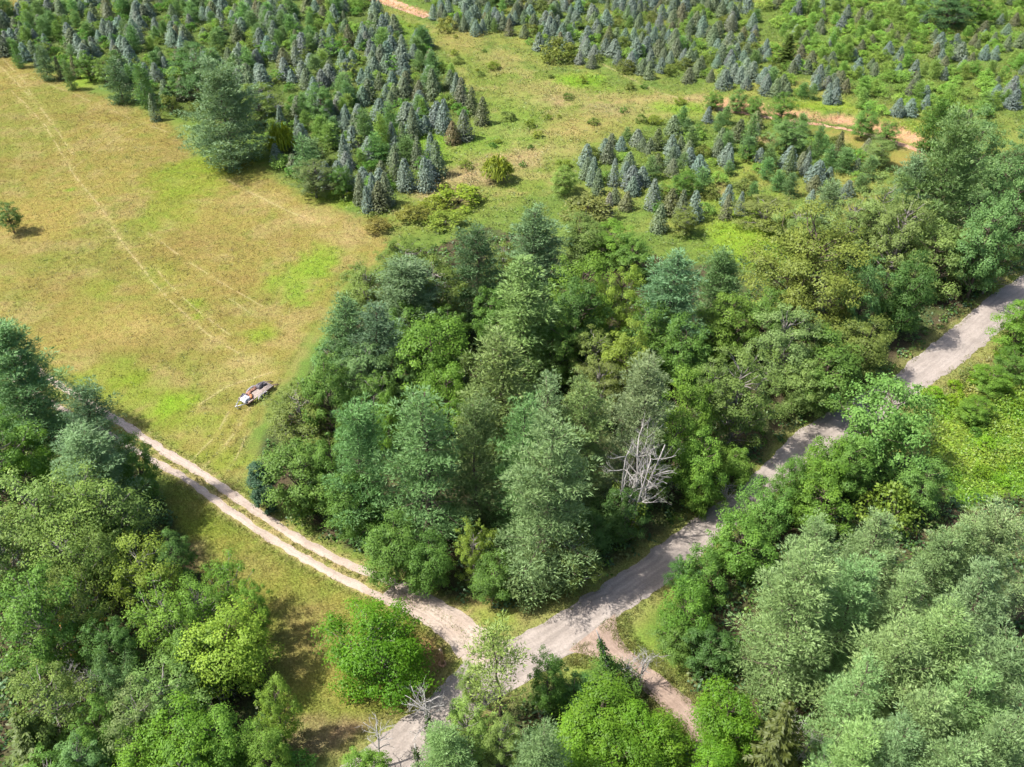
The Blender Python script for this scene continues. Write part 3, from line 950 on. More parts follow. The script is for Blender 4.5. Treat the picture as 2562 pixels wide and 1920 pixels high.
def arching(seed, h=3.0, r=2.4, n=240, w=.10, leafy=.5):
    """Fountain shrub of arching rods with fine leaves."""
    rng = np.random.default_rng(seed)
    wood, cr = Geo(), Geo()
    for i in range(n):
        a, R_ = rng.uniform(0, 6.28), r * rng.uniform(.25, 1.0) ** .6
        top = h * rng.uniform(.75, 1.05) * math.sqrt(max(.05, 1 - (R_ / r * .75) ** 2))
        u = np.linspace(.25, 1, 7)
        x = R_ * u
        z = top * np.sin(np.minimum(u * 1.35, 1.9) * math.pi / 2.05) * np.where(u > .75, 1 - (u - .75) * 1.3, 1)
        c0 = rng.normal(0, .25 * r, 2)
        P = np.stack([c0[0] * (1 - u) + x * math.cos(a), c0[1] * (1 - u) + x * math.sin(a), np.maximum(z, .05)], 1) + rng.normal(0, .04, (7, 3))
        lat = np.array([-math.sin(a), math.cos(a), 0]) * w
        V = np.concatenate([P - lat * .5, P + lat * .5])
        q = [(k, k + 1, k + 8, k + 7) for k in range(6)]
        ti = np.clip(rng.normal(1, .2), .5, 1.6)
        cr.add(V, quads=q, tint=ti)
        m = int(14 * leafy)
        if m:
            k = rng.integers(2, 7, m)
            d = unit(rng.normal(0, 1, (m, 3)) + np.array([math.cos(a), math.sin(a), -.4]))
            cr.leaves(P[k] + rng.normal(0, .05, (m, 3)), d, unit(rng.normal(0, .6, (m, 3)) + np.array([0, 0, 1])), .24, .11, np.clip(rng.normal(ti, .15, m), .5, 1.7))
    for i in range(6):
        a = i * 1.05
        wood.tube([[0, 0, -.1], [.3 * r * math.cos(a), .3 * r * math.sin(a), h * .6]], [.04, .015], 4)
    return wood.mesh('stems'), cr.mesh('foliage')


def shrub(seed, h=3.0, r=1.8, nclump=22, nleaf=52, leaf=.22, clump=.55):
    rng = np.random.default_rng(seed)
    wood, cr = Geo(), Geo()
    D = sphere_dirs(nclump * 2, rng, .3)
    D = D[D[:, 2] > -.25][:nclump + 6]
    for d in D:
        p = d * np.array([r, r, h * .62]) * rng.uniform(.6, 1.0) + np.array([0, 0, h * .32])
        n = int(nleaf * rng.uniform(.7, 1.3))
        q = unit(rng.normal(0, 1, (n, 3))) * rng.random((n, 1)) ** .45 * np.array([1, 1, .7])
        N = unit(q + np.array([0, 0, .8]) + rng.normal(0, .45, (n, 3)))
        Dd = unit(np.cross(N, rng.normal(0, 1, (n, 3))))
        L = leaf * rng.uniform(.7, 1.35, n)
        c = p + q * clump * rng.uniform(.8, 1.3)
        c[:, 2] = np.maximum(c[:, 2], .05)
        cr.leaves(c, Dd, N, L, L * .65, np.clip(rng.normal(1, .12) + rng.normal(0, .15, n), .5, 1.6))
        if rng.random() < .5:
            wood.tube(bend_path([0, 0, -.1], p, rng, 4, .05), np.linspace(.035, .01, 4), 4)
    wood.tube([[0, 0, -.1], [0, 0, .4 * h]], [.05, .02], 5)
    return wood.mesh('stems'), cr.mesh('foliage')


KIND = {}
KIND['pine'] = [pine(100 + i, 20, 4.6, base=b, blunt=bl, droop=dr, step=s) for i, (b, bl, dr, s) in enumerate(
    [(.08, .48, .05, 1.0), (.10, .56, .06, 1.1), (.06, .42, .04, .95), (.14, .52, .08, 1.05), (.08, .62, .05, 1.0), (.10, .40, .10, 1.15), (.07, .5, .06, .9)])]
KIND['nearpine'] = [pine(120 + i, 20, 4.8, base=b, blunt=bl, droop=dr, step=s, needle=.34, nblade=105, blade=.085, pad=1.02) for i, (b, bl, dr, s) in enumerate(
    [(.08, .42, .06, 1.3), (.10, .50, .07, 1.45), (.06, .40, .05, 1.25), (.12, .46, .09, 1.4)])]
KIND['widepine'] = [pine(135 + i, 19, 7.4, base=.05, blunt=bl, droop=.06, step=1.5, nb=6, needle=.5, nblade=85, blade=.14, pad=1.4) for i, bl in enumerate((.36,))]
KIND['openpine'] = [pine(140, 14, 3.6, base=.26, step=.95, nb=4, nblade=28, needle=.40, fill=.66, droop=.02, blunt=.4, pad=.6)]
KIND['youngpine'] = [pine(160 + i, 6, 2.0, base=.03, step=.5, nb=6, needle=.34, nblade=22, blade=.085, droop=.02, blunt=bl, stubs=False, pad=.52) for i, bl in enumerate((.55, .68, .45, .6))]
KIND['broad'] = [broadleaf(200 + i, 12, 4, base=b, shape=s, leaf=lf, clump=c) for i, (b, s, lf, c) in enumerate(
    [(.10, 1.0, .23, .85), (.14, 1.3, .22, .75), (.08, .8, .24, .9), (.16, 1.0, .21, .72), (.1, 1.5, .23, .8), (.12, .9, .25, .95)])]
KIND['fine'] = [broadleaf(230 + i, 12, 4, base=.08, nclump=125, nleaf=120, leaf=.20, clump=.64, shape=s, limbs=.6) for i, s in enumerate((1.0, 1.25, .85))]
KIND['sapling'] = [broadleaf(260 + i, 6, 2.2, base=.05, nclump=34, nleaf=48, leaf=.24, clump=.62, shape=s, limbs=.3) for i, s in enumerate((1.0, 1.4, .8))]
KIND['layered'] = [broadleaf(250 + i, 10, 4.2, base=.06, nclump=95, nleaf=150, leaf=.24, clump=.8, droop=.35, shape=.8) for i in range(3)]
KIND['twiggy'] = [broadleaf(270 + i, 11, 4, base=.1, nclump=90, nleaf=100, leaf=.22, clump=.8, limbs=1.0, core=.3, gap=.12) for i in range(4)]
KIND['spruce'] = [spruce(300 + i, 6, 1.9, droop=d, ragged=rg) for i, (d, rg) in enumerate(((.16, .06), (.2, .09), (.12, .07), (.18, .12)))]
KIND['norway'] = [spruce(330, 13, 3.2, whorls=20, nb=12, droop=.28, spray=.75, width=.10, st=8, hang=.35, ragged=.2)]
KIND['bigbroad'] = [broadleaf(280 + i, 18, 6.5, base=.08, nclump=200, nleaf=140, leaf=.25, clump=.82, limbs=.5) for i in range(1)]
KIND['walnut'] = [broadleaf(296, 11, 5.3, base=.05, nclump=160, nleaf=140, leaf=.22, clump=.85, limbs=.5, core=.2, droop=.15, shape=1.1)]
KIND['darkcone'] = [broadleaf(340, 8, 1.6, base=.0, nclump=120, nleaf=90, leaf=.17, clump=.62, limbs=.2, shape=1.2)]
KIND['shrub'] = [shrub(400 + i) for i in range(4)]
KIND['arching'] = [arching(430, 3.2, 2.4), arching(431, 4.5, 2.2, 260, .09, .8)]
SIZE = {'sapling': (6, 2.2), 'widepine': (19, 7.4), 'nearpine': (20, 4.8), 'pine': (20, 4.6), 'openpine': (14, 3.6), 'youngpine': (6, 2.0), 'broad': (12, 4), 'fine': (12, 4), 'layered': (10, 4.2), 'twiggy': (11, 4),
        'spruce': (6, 1.9), 'norway': (13, 3.2), 'darkcone': (8, 1.6), 'walnut': (11, 5.3), 'bigbroad': (18, 6.5), 'shrub': (3, 1.8), 'arching': (3.2, 2.4)}
NAME = {'sapling': 'sapling', 'widepine': 'white_pine', 'nearpine': 'white_pine', 'pine': 'white_pine', 'openpine': 'white_pine', 'youngpine': 'young_pine', 'broad': 'broadleaf_tree', 'fine': 'broadleaf_tree', 'layered': 'broadleaf_tree',
        'twiggy': 'broadleaf_tree', 'spruce': 'blue_spruce', 'norway': 'weeping_spruce', 'darkcone': 'dense_evergreen', 'walnut': 'walnut_tree', 'bigbroad': 'broadleaf_tree', 'shrub': 'shrub', 'arching': 'arching_shrub'}
PARTS = {'shrub': ('stems', 'foliage'), 'arching': ('stems', 'foliage')}
NEEDLES = {'widepine', 'nearpine', 'pine', 'openpine', 'youngpine', 'spruce', 'norway', 'darkcone'}
GREY = {'twiggy', 'fine', 'walnut'}
for kk, lst in KIND.items():
    for w_, c_ in lst:
        w_.materials.append(M['greybark'] if kk in GREY else M['bark'])
        c_.materials.append(M['needle'] if kk in NEEDLES else M['leaf'])
_whole = {}


def whole(kind, v):
    """Wood and crown in one mesh, for trees too small in view to show parts."""
    key = (kind, v)
    if key not in _whole:
        w_, c_ = KIND[kind][v]
        gg = Geo()
        nW = len(w_.polygons)
        for me in (w_, c_):
            co = np.empty(len(me.vertices) * 3, np.float32)
            me.vertices.foreach_get('co', co)
            ti = np.empty(len(me.vertices), np.float32)
            me.attributes['tint'].data.foreach_get('value', ti)
            tot = np.empty(len(me.polygons), np.int32)
            me.polygons.foreach_get('loop_total', tot)
            st = np.empty(len(me.polygons), np.int32)
            me.polygons.foreach_get('loop_start', st)
            vi = np.empty(len(me.loops), np.int32)
            me.loops.foreach_get('vertex_index', vi)
            t3, t4 = st[tot == 3], st[tot == 4]
            gg.add(co.reshape(-1, 3), tris=np.stack([vi[t3], vi[t3 + 1], vi[t3 + 2]], 1) if len(t3) else None,
                   quads=np.stack([vi[t4], vi[t4 + 1], vi[t4 + 2], vi[t4 + 3]], 1) if len(t4) else None, tint=ti)
        me = gg.mesh(NAME[kind])
        me.materials.append(c_.materials[0])
        _whole[key] = me
    return _whole[key]


def jit(c, a=.10):
    k = 1 + R.uniform(-a, a)
    return tuple(max(.005, x * k * (1 + R.uniform(-a * .5, a * .5))) for x in c)


placed = []
GAIN = {True: (1.62, 1.62, 1.42), False: (1.46, 1.46, 1.08)}
MEAN = (.095, .150, .042)


def plant(kind, xy, h, r, color, label, group=None, cat=None, parts=True, name=None, v=None, tilt=None):
    h0, r0 = SIZE[kind]
    v = R.randrange(len(KIND[kind])) if v is None else v
    x, y = xy
    z = float(height(x, y)) - .03
    s = (r / r0 * R.uniform(.96, 1.04), r / r0 * R.uniform(.96, 1.04), h / h0)
    tilt = tilt or (R.gauss(0, .018), R.gauss(0, .018))
    rz = R.uniform(0, 6.28)
    nm = name or NAME[kind]
    cat = cat or ('shrub' if kind in ('shrub', 'arching') else 'tree')
    color = jit(tuple(c * g_ for c, g_ in zip(color, GAIN[kind in NEEDLES])), .16 if kind in ('pine', 'nearpine') else .10)
    if parts:
        o = empty(nm, (x, y, z), rz, s, tilt)
        pn = PARTS.get(kind, ('trunk', 'crown'))
        obj(pn[0], KIND[kind][v][0], None, o)
        obj(pn[1], KIND[kind][v][1], None, o, color)
    else:
        o = obj(nm, whole(kind, v), None, None, color)
        o.location, o.rotation_euler, o.scale = (x, y, z), (tilt[0], tilt[1], rz), s
    tag(o, label, cat, group)
    placed.append((x, y, r, o))
    return o


def stand(kind, tx, ty, h, wpx, color, label, group, calm=.2, **kw):
    """A tree surveyed by its top in the photograph, its height in metres and its crown width in pixels."""
    if kind not in NEEDLES and kind not in ('shrub', 'arching'):
        color = tuple(c * (1 - calm) + m * calm for c, m in zip(color, MEAN))
    xy = at(tx, ty, h)
    s = scale_at(tx, ty, h * .9)
    if kind == 'pine':
        wpx *= 1.22 if group.endswith('gravel road') else 1.36
    if kind == 'pine' and wpx / 2 / s > 7.0:
        kind = 'widepine'
    if kind == 'pine' and ty > 860:
        kind = 'nearpine'
    if kind == 'broad' and wpx / 2 / s > 5.0:
        kind = 'bigbroad'
    return plant(kind, xy, h, max(.4, wpx / 2 / s), color, label, group, **kw)

# ------------------------------------------------------------------ the larger trees, one by one
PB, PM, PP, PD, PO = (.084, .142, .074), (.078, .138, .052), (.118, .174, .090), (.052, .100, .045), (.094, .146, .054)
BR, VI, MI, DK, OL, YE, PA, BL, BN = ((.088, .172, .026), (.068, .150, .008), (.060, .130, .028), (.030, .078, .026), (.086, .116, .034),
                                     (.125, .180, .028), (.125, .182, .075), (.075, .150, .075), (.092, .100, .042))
G1 = 'tall trees of the central woods'
for row in [
    # kind, top x, top y, height, width px, colour, label
    ('pine', 1198, 567, 18, 125, PD, 'dark narrow white pine with layered boughs at the back of the woods'),
    ('pine', 1355, 521, 18, 165, PB, 'blue-green white pine, the farthest back of the central woods'),
    ('pine', 1309, 648, 20, 180, PO, 'olive-green white pine behind the bright maple, middle of the woods'),
    ('pine', 1690, 630, 18, 155, PB, 'pale blue-green white pine at the back of the woods below the weedy strip'),
    ('pine', 1818, 625, 16, 115, PM, 'slim soft green pine beside the lime-green gap in the brush'),
    ('pine', 1258, 830, 20, 185, PO, 'pale olive pine rising in the very middle of the woods'),
    ('pine', 1367, 925, 20, 150, PP, 'pale pine squeezed between two larger pines mid-woods'),
    ('pine', 1456, 951, 19, 150, PO, 'light olive pine just left of the pale blue pine near the dead tree'),
    ('pine', 1616, 897, 20, 170, PP, 'pale blue-grey pine standing right behind the bleached dead tree'),
    ('pine', 1375, 1052, 22.5, 225, (.098, .158, .070), 'big blue-green pine with tiered boughs at the front of the woods'),
    ('pine', 1056, 970, 22, 240, PM, 'broad green pine at the front left of the woods facing the driveway'),
    ('pine', 885, 1017, 18, 150, PM, 'soft green pine near the left corner of the woods'),
    ('pine', 1298, 1010, 20, 150, PM, 'green pine half hidden behind the big blue-green front pine'),
    ('pine', 1019, 654, 15, 150, PB, 'grey-green dense pine at the back left of the woods'),
    ('pine', 857, 741, 16, 120, PB, 'blue-green pine on the meadow side of the woods, outermost'),
    ('pine', 932, 764, 16, 135, PB, 'silvery blue-green pine second in from the meadow'),
    ('pine', 1180, 1010, 19, 130, PM, 'green pine behind the broad front-left pine'),
    ('broad', 1075, 815, 14, 170, BR, 'bright green maple left of the middle of the woods'),
    ('broad', 1122, 768, 13, 100, MI, 'small green maple top behind the bright maple'),
    ('broad', 1114, 912, 12, 110, BR, 'bright round broadleaf in front of the bright maple'),
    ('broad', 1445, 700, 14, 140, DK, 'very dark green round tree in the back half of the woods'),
    ('broad', 1460, 636, 15, 150, BR, 'bright leaf-green tree just behind the very dark round tree'),
    ('broad', 1561, 663, 14, 110, YE, 'yellow-green tree right of the bright leaf-green tree'),
    ('broad', 1569, 811, 13, 120, YE, 'yellow-tipped broadleaf in the right middle of the woods'),
    ('fine', 1491, 815, 11, 130, OL, 'olive-brown fine-leaved tree mid-woods'),
    ('fine', 1511, 904, 10, 130, BN, 'brownish fine-leaved tree below the yellow-tipped broadleaf'),
    ('fine', 1161, 861, 11, 90, OL, 'olive thin tree between bright maple and pale olive pine'),
    ('fine', 1091, 655, 12, 170, OL, 'olive-brown canopy at the back left behind the grey-green pine'),
    ('fine', 1262, 614, 12, 120, OL, 'olive tree wedged between the back pines'),
    ('fine', 908, 663, 9, 130, OL, 'grey-olive rounded tree at the back left corner by the meadow'),
    ('fine', 900, 858, 12, 130, BL, 'grey-green rounded tree below the silvery pine, meadow side'),
    ('fine', 928, 920, 11, 110, MI, 'shaded green tree left of the bright round broadleaf'),
    ('broad', 963, 982, 12, 70, BR, 'slim bright green sapling left of the broad front pine'),
    ('broad', 809, 889, 14, 130, MI, 'deep green tree on the meadow edge opposite the trailer'),
    ('fine', 738, 962, 9.5, 165, OL, 'wide olive-brown tree nearest the trailer'),
    ('darkcone', 641, 1153, 8, 66, (.030, .068, .038), 'dark blue-green dense cone at the left tip of the woods by the driveway'),
    ('broad', 739, 1107, 11, 165, MI, 'green spreading tree at the left corner beside the dark cone'),
    ('broad', 820, 1090, 12, 110, MI, 'mid-green tree between the left corner tree and the pines'),
    ('broad', 870, 1190, 10, 120, MI, 'green tree overhanging the driveway verge, below the soft green pine'),
    ('broad', 978, 1301, 9.5, 130, MI, 'green leafy tree on the driveway side, left of front middle'),
    ('broad', 1068, 1346, 8, 110, MI, 'green leafy tree on the driveway side near the corner'),
    ('fine', 1180, 1303, 10, 90, YE, 'narrow olive-yellow tree at the front corner of the woods'),
    ('fine', 1433, 1330, 9, 125, OL, 'olive-grey rounded tree at the foot of the big front pine, road side'),
    ('layered', 1345, 1360, 7, 150, PP, 'pale blue-green spreading boughs low at the front corner'),
    ('broad', 1240, 1390, 7, 110, MI, 'shady green tree right at the front corner'),
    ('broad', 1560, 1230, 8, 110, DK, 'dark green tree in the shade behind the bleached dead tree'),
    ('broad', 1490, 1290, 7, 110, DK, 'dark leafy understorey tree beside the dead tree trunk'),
    ('broad', 1741, 925, 15, 120, BR, 'light green broadleaf right of the pale pine'),
    ('broad', 1700, 1040, 13, 130, BR, 'light fresh green tree immediately right of the bleached dead tree'),
    ('broad', 1775, 1075, 12, 110, BR, 'light green tree second right of the bleached dead tree'),
    ('layered', 1840, 1120, 6, 95, BR, 'light green low tree leaning over the road edge'),
    ('layered', 1765, 1195, 5.5, 95, BR, 'small light green tree at the road edge by the twig pile'),
    ('fine', 1870, 868, 16, 180, (.085, .125, .045), 'dark olive weeping tree hanging over the shaded road'),
    ('fine', 1799, 900, 14, 105, PA, 'pale grey-green tree left of the dark olive weeping tree'),
    ('broad', 1838, 737, 12, 120, BR, 'bright green tree below the soft green slim pine'),
    ('broad', 1935, 725, 12, 120, MI, 'mid-green dense tree left of the pale silver tree'),
    ('fine', 1990, 764, 14, 165, (.115, .180, .085), 'pale silvery tall broadleaf beside the road woods'),
    ('layered', 2020, 900, 9, 120, PA, 'pale green tree below the silvery broadleaf'),
    ('broad', 2061, 518, 20, 270, (.108, .126, .028), 'large yellowish olive oak, biggest crown on the right of the woods'),
    ('broad', 2091, 848, 11, 190, MI, 'broad mid-green tree overhanging the road left of the sunlit stretch'),
    ('broad', 2180, 800, 9.5, 125, OL, 'olive-green tree at the foot of the large yellowish oak'),
    ('broad', 2262, 735, 7, 100, MI, 'green roadside tree between the oak and the plate-boughed pine'),
    ('pine', 2395, 326, 22, 170, PM, 'tallest green pine at the right end of the woods'),
    ('layered', 2365, 560, 12.5, 160, (.100, .160, .060), 'tree with flat plate-like boughs above the shaded road'),
    ('pine', 2305, 400, 16, 105, PB, 'blue-green pine just left of the tallest right-hand pine'),
    ('broad', 2475, 278, 18, 130, BL, 'blue-green tall tree behind the right-hand pine'),
    ('broad', 2545, 330, 18, 130, BL, 'blue-green tree at the right edge of the picture, upper one'),
    ('broad', 2510, 495, 17, 130, BL, 'blue-green tree at the right edge above the road'),
    ('broad', 2590, 420, 18, 140, BL, 'blue-green tree partly cut by the right picture edge'),
    ('fine', 2461, 550, 12, 100, BN, 'brownish olive tree beside the flat-boughed tree'),
    ('fine', 2505, 608, 9, 90, OL, 'olive roadside bush-tree at the far right of the woods'),
    ('fine', 2290, 470, 17, 150, (.105, .135, .055), 'grey-olive tall tree left of the right-hand pines'),
    ('fine', 2227, 440, 15, 130, PA, 'grey-green tree at the top of the right woods below the tan field'),
    ('fine', 2149, 480, 13, 115, PA, 'grey-green tree left of the tan field corner'),
    ('broad', 2190, 640, 14, 120, BL, 'blue-green tree between the oak and the grey-olive tree'),
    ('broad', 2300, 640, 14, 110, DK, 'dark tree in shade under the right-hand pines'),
    ('youngpine', 2083, 455, 9, 80, PP, 'light green young pine behind the large yellowish oak'),
    ('broad', 1640, 760, 12, 120, MI, 'mid-green tree in front of the pale blue-green back pine'),
    ('broad', 1720, 800, 12, 120, MI, 'mid-green tree at the centre right of the woods'),
    ('broad', 1390, 790, 12, 110, MI, 'green tree below the very dark round tree'),
    ('broad', 1330, 760, 10, 100, DK, 'dark gap-filling tree behind the olive pine'),
    ('broad', 1010, 760, 11, 110, MI, 'green tree between the grey-green pine and the bright maple'),
    ('broad', 1230, 720, 11, 100, MI, 'green tree left of the olive-green white pine'),
    ('fine', 830, 830, 11, 110, BL, 'blue-grey tree under the outermost meadow pine'),
    ('broad', 990, 880, 11, 100, DK, 'dark leafy tree left of the bright maple'),
]:
    stand(*row[:6], row[6], G1, calm=.32)

G2 = 'trees on the left side of the driveway'
PALE = (.125, .185, .060)
for row in [
    ('pine', -8, 806, 17, 165, (.085, .150, .065), 'dark green pine at the left edge above the driveway'),
    ('pine', 172, 960, 17.5, 135, PB, 'open blue-green pine with its trunk showing beside the driveway'),
    ('pine', 205, 1080, 14, 185, PB, 'wide low blue-green pine in front of the open-trunked one'),
    ('broad', 325, 1095, 9.5, 95, MI, 'dark broadleaf overhanging the driveway right of the pines'),
    ('broad', 37, 1085, 10, 130, VI, 'vivid yellow-green tree at the left edge'),
    ('twiggy', 58, 1184, 14, 210, PALE, 'pale twiggy tree at the left edge below the vivid one'),
    ('twiggy', 160, 1176, 14, 200, PALE, 'pale twiggy tree below the wide low pine'),
    ('twiggy', 245, 1218, 11, 175, PALE, 'pale twiggy tree nearest the shaded grass by the driveway'),
    ('twiggy', 130, 1310, 13, 190, (.11, .16, .045), 'twiggy mid-green tree in the second row from the driveway'),
    ('fine', 39, 1440, 14, 210, MI, 'big deep green tree halfway down the left edge'),
    ('twiggy', 150, 1428, 12, 140, OL, 'olive twiggy tree right of the big deep green one'),
    ('twiggy', 330, 1350, 11, 150, YE, 'yellow-green twiggy tree above the brown dead brush'),
    ('broad', 420, 1340, 7, 90, DK, 'small dark green tree at the grass edge'),
    ('twiggy', 540, 1385, 10, 110, BR, 'thin green tree with grey twigs standing out on the grass'),
    ('broad', 622, 1460, 9, 85, BR, 'green tree at the outer right of the left-hand woods'),
    ('twiggy', 389, 1470, 11, 170, BR, 'bright green tree full of whitish twigs'),
    ('twiggy', 480, 1450, 10, 120, BR, 'green twiggy tree between the white-twigged and the thin one'),
    ('broad', 555, 1548, 10, 185, (.13, .195, .026), 'bright yellow-green tree spreading over the brown shaded grass'),
    ('broad', 673, 1705, 10, 90, YE, 'narrow bright yellow-green tree at the right end of the left woods'),
    ('layered', 272, 1653, 9, 110, BL, 'blue-green vine-covered tree in the left woods'),
    ('fine', 389, 1680, 10, 200, (.075, .130, .050), 'grey-green wide tree below the yellow-green spreading one'),
    ('twiggy', 311, 1739, 10, 150, (.085, .125, .060), 'greyish twiggy tree low in the left woods'),
    ('fine', 78, 1670, 12, 180, (.105, .145, .045), 'grey-olive tree at lower left'),
    ('norway', 39, 1780, 10, 190, (.045, .068, .012), 'dark yellow-green cedar in the bottom left corner'),
    ('broad', 218, 1760, 9, 120, MI, 'green tree near the bottom edge right of the cedar'),
    ('broad', 447, 1797, 9, 170, VI, 'vivid green tree at the bottom edge, left of centre'),
    ('broad', 330, 1844, 8, 140, (.075, .165, .015), 'deep vivid tree at the bottom edge beside the vivid one'),
    ('broad', 540, 1793, 9, 140, BR, 'green tree at the bottom edge right of the vivid one'),
    ('broad', 655, 1820, 8, 110, BR, 'green tree at the bottom edge below the narrow yellow-green one'),
    ('fine', 175, 1855, 8, 130, BL, 'blue-green tree at the very bottom left'),
    ('shrub', 739, 1887, 2.8, 90, MI, 'low dark bush at the bottom edge beside the road verge'),
    ('broad', 250, 1560, 9, 120, DK, 'dark tree beside the brown dead brush'),
    ('broad', 460, 1590, 9, 130, MI, 'green tree behind the grey-green wide tree'),
    ('fine', -70, 1000, 15, 200, MI, 'green tree cut by the left picture edge behind the driveway pine'),
    ('fine', -60, 1300, 14, 220, PALE, 'pale tree cut by the left picture edge below the vivid one'),
    ('twiggy', 220, 1330, 11, 130, (.115, .165, .05), 'twiggy tree left of the yellow-green twiggy one'),
    ('fine', 440, 1880, 8, 150, MI, 'mid-green crown cut by the bottom edge left of the road'),
    ('fine', 100, 1900, 8, 170, MI, 'dark crown cut by the bottom edge at far left'),
]:
    stand(*row[:5], tuple(c * 1.12 for c in row[5]), row[6], G2, calm=.3)

stand('walnut', 938, 1545, 9.5, 265, (.052, .120, .008), 'lone vivid green walnut tree standing in the triangle of grass by the road', 'trees on the left side of the driveway', v=0, calm=0)

